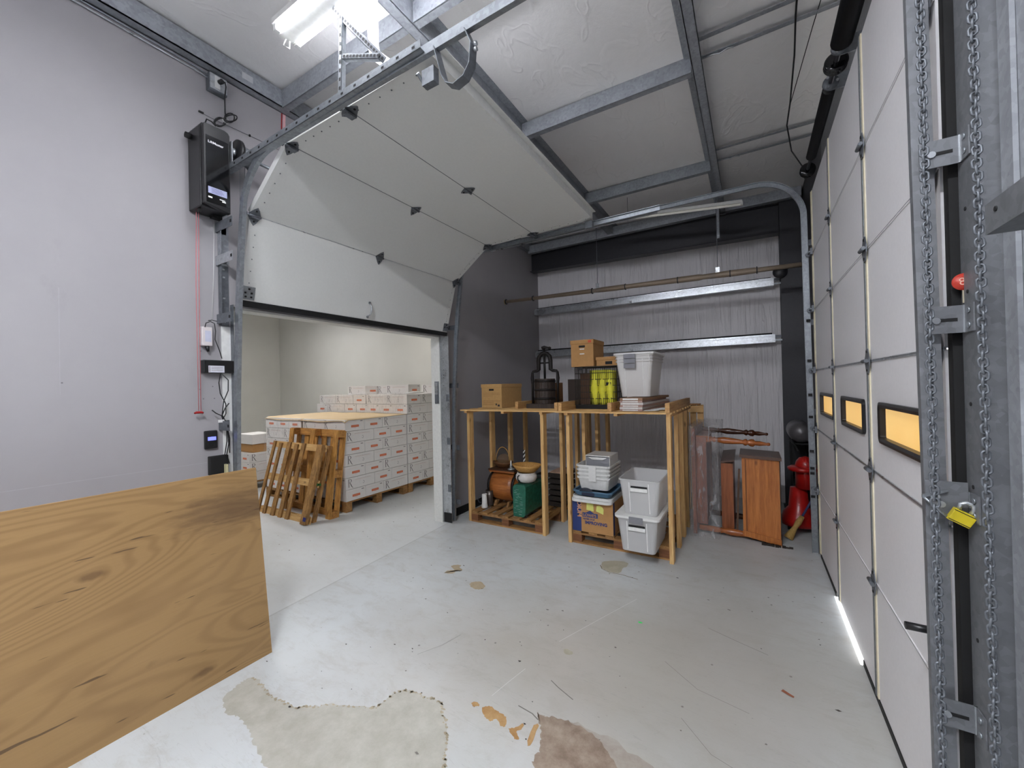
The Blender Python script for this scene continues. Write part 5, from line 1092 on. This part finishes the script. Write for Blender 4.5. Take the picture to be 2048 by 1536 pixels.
# baskets and kitchenware
WICK = wood('wicker', (206, 160, 88), (150, 104, 48), 2, False, .6, 3); WICD = wood('dark_wicker', (128, 84, 46), (80, 50, 26), 2, False, .6, 3)
def bowl(b, cx, cy, z0, h, r0, r1, mat, flute=0, th=.008, n=48, sy=1.0):
    rings = [(0, 0), (r0, 0), (r0+(r1-r0)*.35, h*.3), (r0+(r1-r0)*.72, h*.66), (r1, h), (r1-th, h), (r0+(r1-r0)*.72-th, h*.66+.004), (r0+(r1-r0)*.35-th, h*.3+.004), (r0-th, .006), (0, .006)]
    vs = []
    for r, z in rings:
        for k in range(n):
            a = 2*PI*k/n; q = r*(1+flute*(1 if k % 2 else -1)); vs.append((cx+q*math.cos(a), cy+q*sy*math.sin(a), z0+z))
    b.add(vs, [(i*n+k, i*n+(k+1) % n, (i+1)*n+(k+1) % n, (i+1)*n+k) for i in range(len(rings)-1) for k in range(n)], mat, True); return b
t = thing('flower_basket', 'shallow dark wicker basket with a hoop handle on top of the butter churn', 'basket', (-2.97, 4.66, .615))
bowl(MB(), -2.965, 4.66, .617, .075, .07, .155, WICD, .015, sy=.75).build('bowl', t)
b = MB(); b.tube([(-2.965+.115*math.cos(a), 4.66, .69+.20*math.sin(a)) for a in [PI*k/14 for k in range(15)]], .006, WICK, 6); b.build('hoop_handle', t)
GLS = clear_plastic('smoky_glass', (150, 120, 90), .35, .05)
MB().lathe([(.0, 0), (.05, .006), (.085, .05), (.088, .09), (.07, .135), (.04, .16), (.0, .168)], (-2.955, 4.66, .632), GLS, 28).build('glass_globe', label='smoky glass globe lying in the hoop handled basket', cat='globe')
b = MB(); b.lathe([(0, 0), (.045, .002), (.05, .012), (.03, .022), (.016, .03), (.016, .045), (.022, .05), (.014, .056), (.0, .06)], (-2.77, 4.55, .616), GALW, 20); t = None
t = thing('candle_holder', 'small pewter candle holder with a white candle stub beside the basket', 'candle holder', (-2.77, 4.55, .616)); b.build('holder', t); MB().lathe([(0, .055), (.012, .055), (.011, .10), (.004, .125), (0, .13)], (-2.77, 4.55, .616), WHT, 12).build('candle', t)
GRN = plain('green_wrap', (34, 98, 78), .22, 0, .2, .6, 25)
b = MB(); pr2 = [(-2.545, .15), (-2.53, .136), (-2.40, .136), (-2.375, .17), (-2.365, .50), (-2.385, .525), (-2.52, .52), (-2.545, .49)]
b.prism([(x, 4.21, z) for x, z in pr2], (0, .62, 0), GRN); 
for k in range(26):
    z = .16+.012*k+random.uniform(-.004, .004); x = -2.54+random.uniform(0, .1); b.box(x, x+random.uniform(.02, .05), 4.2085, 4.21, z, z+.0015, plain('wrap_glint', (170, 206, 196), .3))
b.build('green_package', label='tall package wrapped in shiny green film on the left rack pallet', cat='package', bevel=.006)
b = MB(); b.lathe([(0, .0), (.07, .0), (.115, .02), (.133, .055), (.130, .09), (.112, .115), (.115, .125), (.106, .125), (.10, .115), (.118, .085), (0, .02)], (-2.44, 4.37, .527), plain('speckled_enamel', (206, 202, 198), .3, 0, .1), 36)
t = thing('chamber_pot', 'white enamel pot with a black handle on the green package', 'pot', (-2.44, 4.37, .527)); b.build('pot_body', t); MB().tube([(-2.465, 4.236, .635), (-2.475, 4.215, .62), (-2.475, 4.215, .585), (-2.46, 4.236, .56)], .008, BLK, 8).build('handle', t, label='black handle')
bowl(MB(), -2.43, 4.37, .653, .095, .10, .185, WICK, .03, sy=.85).build('bread_basket', label='fluted golden wicker basket resting on the white enamel pot', cat='basket')
b = MB(); cpt = [(-2.605+.008*math.cos(a*1.6), 4.62+.008*math.sin(a*1.6), .53+.345*a/24) for a in range(25)]
t = thing('twisted_candle', 'black and white twisted candle standing behind the wicker basket', 'candle', (-2.605, 4.62, .53)); b.tube(cpt, .009, WHT, 8); b.build('white_strand', t)
MB().tube([(-2.605-.008*math.cos(a*1.6), 4.62-.008*math.sin(a*1.6), .53+.345*a/24) for a in range(25)], .009, BLK, 8).build('black_strand', t)
MB().lathe([(0, 0), (.03, 0), (.02, .01), (.016, .02), (0, .02)], (-2.605, 4.62, .53-.0), GALW, 14).build('candle_base', t) 
MB().box(-2.67, -2.555, 4.56, 4.68, .136, .528, plain('dark_case', (34, 36, 36), .5)).build('dark_case', label='narrow dark case between the churn and the green package', cat='case')
t = thing('tankard', 'white tankard with a dark ring handle at the left end of the rack pallet', 'mug', (-3.055, 4.33, .136))
MB().lathe([(0, 0), (.040, 0), (.043, .01), (.036, .06), (.034, .17), (.036, .175), (.030, .175), (.030, .02), (0, .015)], (-3.055, 4.33, .136), WHT, 24).build('mug_body', t)
MB().tube([(-3.09, 4.30, .285), (-3.12, 4.285, .275), (-3.127, 4.28, .24), (-3.112, 4.285, .21), (-3.09, 4.30, .205)], .005, plain('slate_blue', (60, 66, 84), .4), 8).build('handle', t)
MB().lathe([(0, 0), (.05, 0), (.052, .01), (.048, .10), (.054, .20), (.048, .20), (.043, .02), (0, .015)], (-3.065, 4.46, .136), plain('pewter', (96, 88, 84), .35, .6), 24).build('pewter_cup', label='tall dark pewter cup behind the white tankard', cat='cup')
t = thing('slatted_crate', 'dark slatted crate at the right rear of the left rack pallet', 'crate', (-2.23, 5.0, .136)); DW = wood('dark_slat', (58, 48, 42), (26, 22, 20), 1, False, .6)
for k in range(6): MB().box(-2.34, -2.13, 4.78, 5.2, .138+.075*k, .138+.075*k+.055, DW).build('slat', t)
for x in (-2.335, -2.16): MB().box(x, x+.02, 4.80, 5.18, .137, .58, BLKM).build('corner_post', t) if False else None
MB().box(-2.33, -2.10, 4.80, 5.10, .569, .58, plain('pale_pink_card', (200, 170, 150), .7)).build('card_sheet', label='pale card lying on the dark slatted crate', cat='card')

# ------------------------------------------------------------------ right rack, lower level
LOW = thing('moving_box', 'brown moving box with blue printed store name and two yellow notes', 'box', (-1.52, 4.105, .136))
BLU = plain('store_blue', (40, 58, 112), .6)
MB().box(-1.722, -1.270, 4.105, 4.54, .1365, .478, CARD).build('box_body', LOW)
for args in ((-1.722, -1.620, .1365, .478, (0, 4.1042, 0), (1, 0, 0), (0, 0, 1)), (4.105, 4.16, .1365, .478, (-1.2692, 0, 0), (0, 1, 0), (0, 0, 1)), (4.49, 4.54, .1365, .478, (-1.2692, 0, 0), (0, 1, 0), (0, 0, 1))): MB().rect(*args, BLU).build('blue_panel', LOW, label='blue printed panel')
PEACH = plain('print_peach', (206, 150, 110), .6)
text('DIUM', .066, (-1.662, 4.1036, .462), (0, 0, -1), (1, 0, 0), PEACH, 'printed_word', LOW, sx=1.05, bold=.002)
text('MOVING BOX', .026, (-1.722, 4.1036, .465), (0, 0, -1), (1, 0, 0), PEACH, 'printed_word', LOW, sx=1.0) if False else None
b = MB(); b.prism([(-1.605, 4.1035, .297), (-1.435, 4.1035, .297), (-1.435, 4.1035, .345), (-1.475, 4.1035, .345), (-1.52, 4.1035, .372), (-1.565, 4.1035, .345), (-1.605, 4.1035, .345)], (0, .0008, 0), BLU); b.build('store_sign', LOW, label='dark blue gable sign')
text("LOWE'S", .042, (-1.598, 4.1027, .306), (1, 0, 0), (0, 0, 1), CARD, 'printed_word', LOW, bold=.001, sx=1.0)
text('NEVER STOP', .023, (-1.600, 4.1034, .270), (1, 0, 0), (0, 0, 1), BLU, 'printed_word', LOW, bold=.001)
text('IMPROVING', .046, (-1.580, 4.1034, .226), (1, 0, 0), (0, 0, 1), BLU, 'printed_word', LOW, bold=.0018)
NOTE = plain('yellow_note', (216, 216, 120), .7)
b = MB(); b.prism([(-1.560, 4.1010, .378), (-1.478, 4.0995, .368), (-1.480, 4.1025, .445), (-1.556, 4.1025, .452)], (0, .0008, 0), NOTE); b.build('sticky_note', label='left square yellow note stuck on the moving box', cat='note')
b = MB(); b.prism([(-1.452, 4.1010, .375), (-1.372, 4.0995, .350), (-1.368, 4.101, .405), (-1.385, 4.1025, .428), (-1.415, 4.1025, .440), (-1.445, 4.1025, .432)], (0, .0008, 0), NOTE); b.build('sticky_note', label='right torn yellow note stuck on the moving box', cat='note')
WL = plain('white_lid', (214, 214, 212), .35)
t = thing('tote_lid', 'lower of two white tote lids lying on the moving box', 'lid', (-1.53, 4.33, .479)); MB().rrim((-1.495, 4.30), (.218, .25), .479, .497, WL, .06, t=None).build('panel', t, bevel=.004); MB().rrim((-1.495, 4.30), (.224, .257), .470, .500, WL, .06, t=.006).build('rim', t)
t = thing('tote_lid', 'upper of two white tote lids lying on the moving box', 'lid', (-1.51, 4.34, .50)); MB().rrim((-1.49, 4.31), (.215, .245), .5005, .518, WL, .06, t=None).build('panel', t, bevel=.004); MB().rrim((-1.49, 4.31), (.222, .252), .5005, .528, WL, .06, t=.006).build('rim', t)
SB = plain('steel_blue_plastic', (74, 108, 134), .35); NAV = plain('navy_plastic', (34, 40, 62), .4)
t = thing('blue_tub_lid', 'blue plastic tray lid with a navy clip under the nested white bins', 'lid', (-1.50, 4.34, .53))
MB().frustum((-1.49, 4.32), (.216, .245), (.19, .22), .530, .578, SB, .006).build('tray', t); MB().rrim((-1.49, 4.32), (.222, .25), .572, .584, SB, .05, t=.02).build('rim', t); MB().box(-1.60, -1.46, 4.075, 4.10, .535, .575, NAV).build('clip', t, label='navy blue clip', bevel=.004)
b = MB(); b.prism([(-1.55+.075*math.cos(a), 4.07, .577+.045*math.sin(a)) for a in [PI*k/10 for k in range(11)]], (0, .006, 0), clear_plastic('smoke_handle', (60, 64, 78), .7, .2)); b.build('handle_arch', t)
for k in range(4):
    z = .590+.042*k; t = thing('storage_bin', f'white nested bin, {["lowest", "second lowest", "third lowest", "topmost"][k]} of four under the right rack', 'bin', (-1.49, 4.34, z), 0, 'nested white bins')
    MB().frustum((-1.49, 4.34), (.178+.002*k, .215), (.155, .19), z-.004 if k else z, z+.135, WL, .004, True, .035).build('tub', t)
    MB().rrim((-1.49, 4.34), (.186+.002*k, .223), z+.118, z+.137, WL, .04, t=.009).build('rim', t); MB().box(-1.53, -1.45, 4.110, 4.118, z+.095, z+.137, WL).build('finger_tab', t)
t = thing('drawer_unit', 'small white plastic drawer unit with a grey clear drawer on the nested bins', 'drawer unit', (-1.465, 4.36, .86))
b = MB(); x0, x1, y0, y1, z0, z1 = -1.60, -1.325, 4.215, 4.52, .800, .948
b.box(x0, x0+.008, y0, y1, z0, z1-.01, WL).box(x1-.008, x1, y0, y1, z0, z1-.01, WL).box(x0, x1, y0, y1, z1-.012, z1, WL).box(x0, x1, y0, y1, z0, z0+.008, WL).box(x0, x1, y1-.008, y1, z0, z1, WL); b.build('shell', t, bevel=.004)
b = MB(); b.box(x0+.010, x1-.010, y0+.003, y0+.008, z0+.010, z1-.018, clear_plastic('grey_clear', (150, 152, 158), .8, .2)); b.prism([(x0+.03, y0-.004, z1-.020), (x1-.03, y0-.004, z1-.020), (x1-.08, y0-.012, z1-.042), (x0+.08, y0-.012, z1-.042)], (0, .008, 0), WL); b.box(x0+.012, x1-.012, y0+.009, y1-.02, z0+.012, z0+.05, clear_plastic('grey_clear', (150, 152, 158), .8, .2)); DR = b.build('drawer', t)
MB().prism([(x0+.03, y0-.005, z1-.0201), (x1-.03, y0-.005, z1-.0201), (x1-.08, y0-.013, z1-.043), (x0+.08, y0-.013, z1-.043)], (0, .009, 0), WL).build('drawer_pull', DR)

# ------------------------------------------------------------------ furniture on the right
RW = wood('red_brown_table', (146, 88, 62), (96, 52, 36), 2, False, .35); LEGW = wood('turned_leg_wood', (184, 108, 54), (120, 62, 28), 0, False, .25); LEGD = wood('dark_leg_wood', (92, 52, 32), (50, 28, 18), 0, False, .25)
t = thing('dining_table', 'wooden dining table tipped on its side with turned legs pointing right', 'table', (-.5, 5.2, 0))
MB().box(-.60, -.565, 4.92, 5.78, .02, 1.20, RW).build('table_top', t); MB().box(-.565, -.46, 4.99, 5.015, .12, 1.10, RW).build('apron', t); MB().box(-.565, -.46, 5.69, 5.71, .12, 1.10, RW).build('apron', t); MB().box(-.565, -.46, 5.015, 5.69, 1.075, 1.10, RW).build('apron', t); MB().box(-.565, -.46, 5.015, 5.69, .12, .145, RW).build('apron', t)
LP = [(.032, 0), (.032, .20), (.022, .205), (.034, .22), (.024, .235), (.026, .25), (.038, .32), (.034, .40), (.023, .50), (.036, .52), (.036, .535), (.024, .545), (.040, .575), (.040, .60), (.024, .615), (.026, .66), (.014, .72), (.018, .735), (.014, .75), (0, .755)]
for (y, z, mt) in ((5.04, 1.085, LEGW), (5.68, 1.12, LEGD), (5.04, .066, LEGW), (5.68, .066, LEGD)):
    b = MB(); b.lathe([(0, 0)]+LP, (0, 0, 0), mt, 18, 'x', Matrix.Translation((-.60 if z > .5 else -.55, y, z)) @ Matrix.Rotation(math.radians(3 if z > .5 else 1.5), 4, 'Y'))
    if z > .5: b.box(-.562, -.42, y-.03, y+.03, z-.04, z+.025, mt)
    b.build('turned_leg', t)
# clear plastic over it
FM = film('dust_film', (214, 212, 214), .30, 1.0, .04, (4, 4, 1.0)); b = MB(); x0, x1, y0, y1 = -.63, -.335, 4.87, 5.86; n_, k_ = 44, 18; vs = []
per = []
for q in range(n_):
    s_ = q/n_*4; sd = int(s_); f = s_-sd
    per.append(((x0+(x1-x0)*f, y0), (x1, y0+(y1-y0)*f), (x1-(x1-x0)*f, y1), (x0, y1-(y1-y0)*f))[sd])
for j in range(k_+1):
    v = j/k_
    for q, (x, y) in enumerate(per):
        cx_, cy_ = (x0+x1)/2, (y0+y1)/2; w_ = 1+.05*math.sin(q*1.1+v*4)*(1-v)+.02*math.sin(q*2.7); vs.append((cx_+(x-cx_)*w_, cy_+(y-cy_)*(1+(w_-1)*.3), .01+1.225*v))
vs.append(((x0+x1)/2, (y0+y1)/2, 1.26)); top = len(vs)-1
b.add(vs, [(j*n_+q, j*n_+(q+1) % n_, (j+1)*n_+(q+1) % n_, (j+1)*n_+q) for j in range(k_) for q in range(n_)]+[(k_*n_+q, k_*n_+(q+1) % n_, top) for q in range(n_)], FM, True)
b.build('plastic_cover', label='clear plastic sheet draped over the tipped dining table', cat='plastic cover')
PIN = wood('orange_pine_z', (196, 124, 60), (150, 84, 34), 2, True, .4); PDK = plain('brown_top', (94, 70, 58), .4)
t = thing('pine_cabinet', 'orange pine cabinet with a brown top, the right one of the pair', 'cabinet', (.06, 5.2, 0))
b = MB(); b.prism([(-.115, 5.0, .055), (.225, 5.0, .0), (.225, 5.0, .885), (-.115, 5.0, .90)], (0, .42, 0), PIN); b.build('body', t)
b = MB(); b.prism([(-.135, 4.975, .90), (.245, 4.975, .885), (.245, 4.975, .915), (-.135, 4.975, .93)], (0, .47, 0), PDK); b.build('top_board', t)
b = MB(); b.box(-.085, -.075, 4.994, 5.0, .07, .88, plain('pine_groove', (110, 62, 26), .6)).prism([(-.118, 4.985, .055), (.228, 4.985, 0), (.228, 4.985, .06), (-.118, 4.985, .115)], (0, .015, 0), PIN); b.build('front_moulding', t)
MB().box(.2255, .235, 5.0, 5.42, .01, .88, plain('dark_back', (30, 24, 22), .6)).build('dark_side', t)
t = thing('pine_cabinet', 'reddish pine cabinet standing between the wrapped table and the other cabinet', 'cabinet', (-.32, 5.3, 0))
PR = wood('reddish_pine_z', (164, 96, 56), (112, 60, 32), 2, True, .4)
MB().box(-.325, -.205, 5.12, 5.6, .02, .80, PR).build('body', t); MB().prism([(-.325, 5.10, .80), (-.19, 5.10, .83), (-.19, 5.62, .87), (-.325, 5.62, .85)], (0, 0, .02), PDK).build('top_board', t)
MB().prism([(-.19, 5.14, .0), (-.17, 5.14, .0), (-.135, 5.14, .74), (-.155, 5.14, .74)], (0, .03, 0), plain('dull_wood_strip', (96, 70, 52), .6)).build('wood_strip', label='narrow strip of wood leaning between the two cabinets', cat='board')
b = MB(); 
for k in range(9): b.box(.05+.03*k, .07+.03*k+.02*random.random(), 4.93+.02*random.random(), 4.96+.03*random.random(), 0, .012+.01*random.random(), plain('dark_debris', (40, 32, 26), .8))
o = b.build('floor_debris', label='dark crumbs and debris on the floor in front of the cabinets', cat='debris'); o['kind'] = 'stuff'

# behind the track: compressor tank, red machine, broom
TK = plain('grey_tank', (98, 96, 98), .35, .3)
t = thing('air_compressor', 'grey compressor tank on a dark frame in the back right corner', 'compressor', (.48, 6.1, 0))
MB().lathe([(0, 5.80), (.06, 5.81), (.11, 5.85), (.125, 5.92), (.125, 6.30), (.08, 6.36), (0, 6.38)], (.49, 0, 1.09), TK, 28, 'y').build('tank', t)
MB().box(.40, .58, 5.86, 6.34, .95, .965, BLKM).box(.40, .42, 5.88, 5.90, 0, .95, BLKM).box(.56, .58, 5.88, 5.90, 0, .95, BLKM).box(.40, .42, 6.28, 6.30, 0, .95, BLKM).box(.56, .58, 6.28, 6.30, 0, .95, BLKM).build('stand', t)
RD = plain('red_enamel', (172, 26, 22), .3)
t = thing('red_machine', 'red painted engine machine half hidden behind the far door track', 'machine', (.50, 5.6, 0))
MB().lathe([(0, 0), (.10, 0), (.10, .26), (.09, .30), (.06, .34), (0, .36)], (.50, 5.58, .50), RD, 28).build('engine_cowl', t, bevel=0); MB().lathe([(0, .0), (.14, .0), (.145, .03), (.12, .045), (0, .05)], (.47, 5.56, .70), RD, 24).build('cap', t)
MB().lathe([(0, .0), (.17, .0), (.18, .05), (.15, .14), (.10, .20), (.08, .42), (0, .43)], (.43, 5.62, .07), RD, 28).build('deck', t); MB().lathe([(0, -.02), (.065, -.02), (.065, .02), (0, .02)], (.34, 5.60, .066), RUB, 20, 'x').build('wheel', t); MB().lathe([(0, -.02), (.065, -.02), (.065, .02), (0, .02)], (.56, 5.55, .066), RUB, 20, 'x').build('wheel', t)
MB().cyl((.44, 5.62, .9), (.40, 5.9, 1.0), .012, BLKM, 8).build('handle_bar', t)
t = thing('broom', 'corn broom with a blue handle leaning beside the cabinet', 'broom', (.30, 5.25, 0)); STR = wood('broom_straw', (196, 160, 92), (140, 106, 52), 2, False, .8, 4)
B0, B1 = Vector((.30, 5.25, .012)), Vector((.435, 5.31, .25)); dd = (B1-B0).normalized()
b = MB(); b.tube([B0, B0+dd*.06, B0+dd*.14, B0+dd*.20, B1], [.045, .036, .022, .030, .022], STR, 14); b.build('bristles', t); MB().tube([B1, B1+(Vector((.55, 5.37, .47))-B1)*1.4], .011, plain('blue_handle', (58, 64, 104), .4), 8).build('handle', t)
for o in bpy.data.objects:
    if '_loc' in o.keys(): del o['_loc']
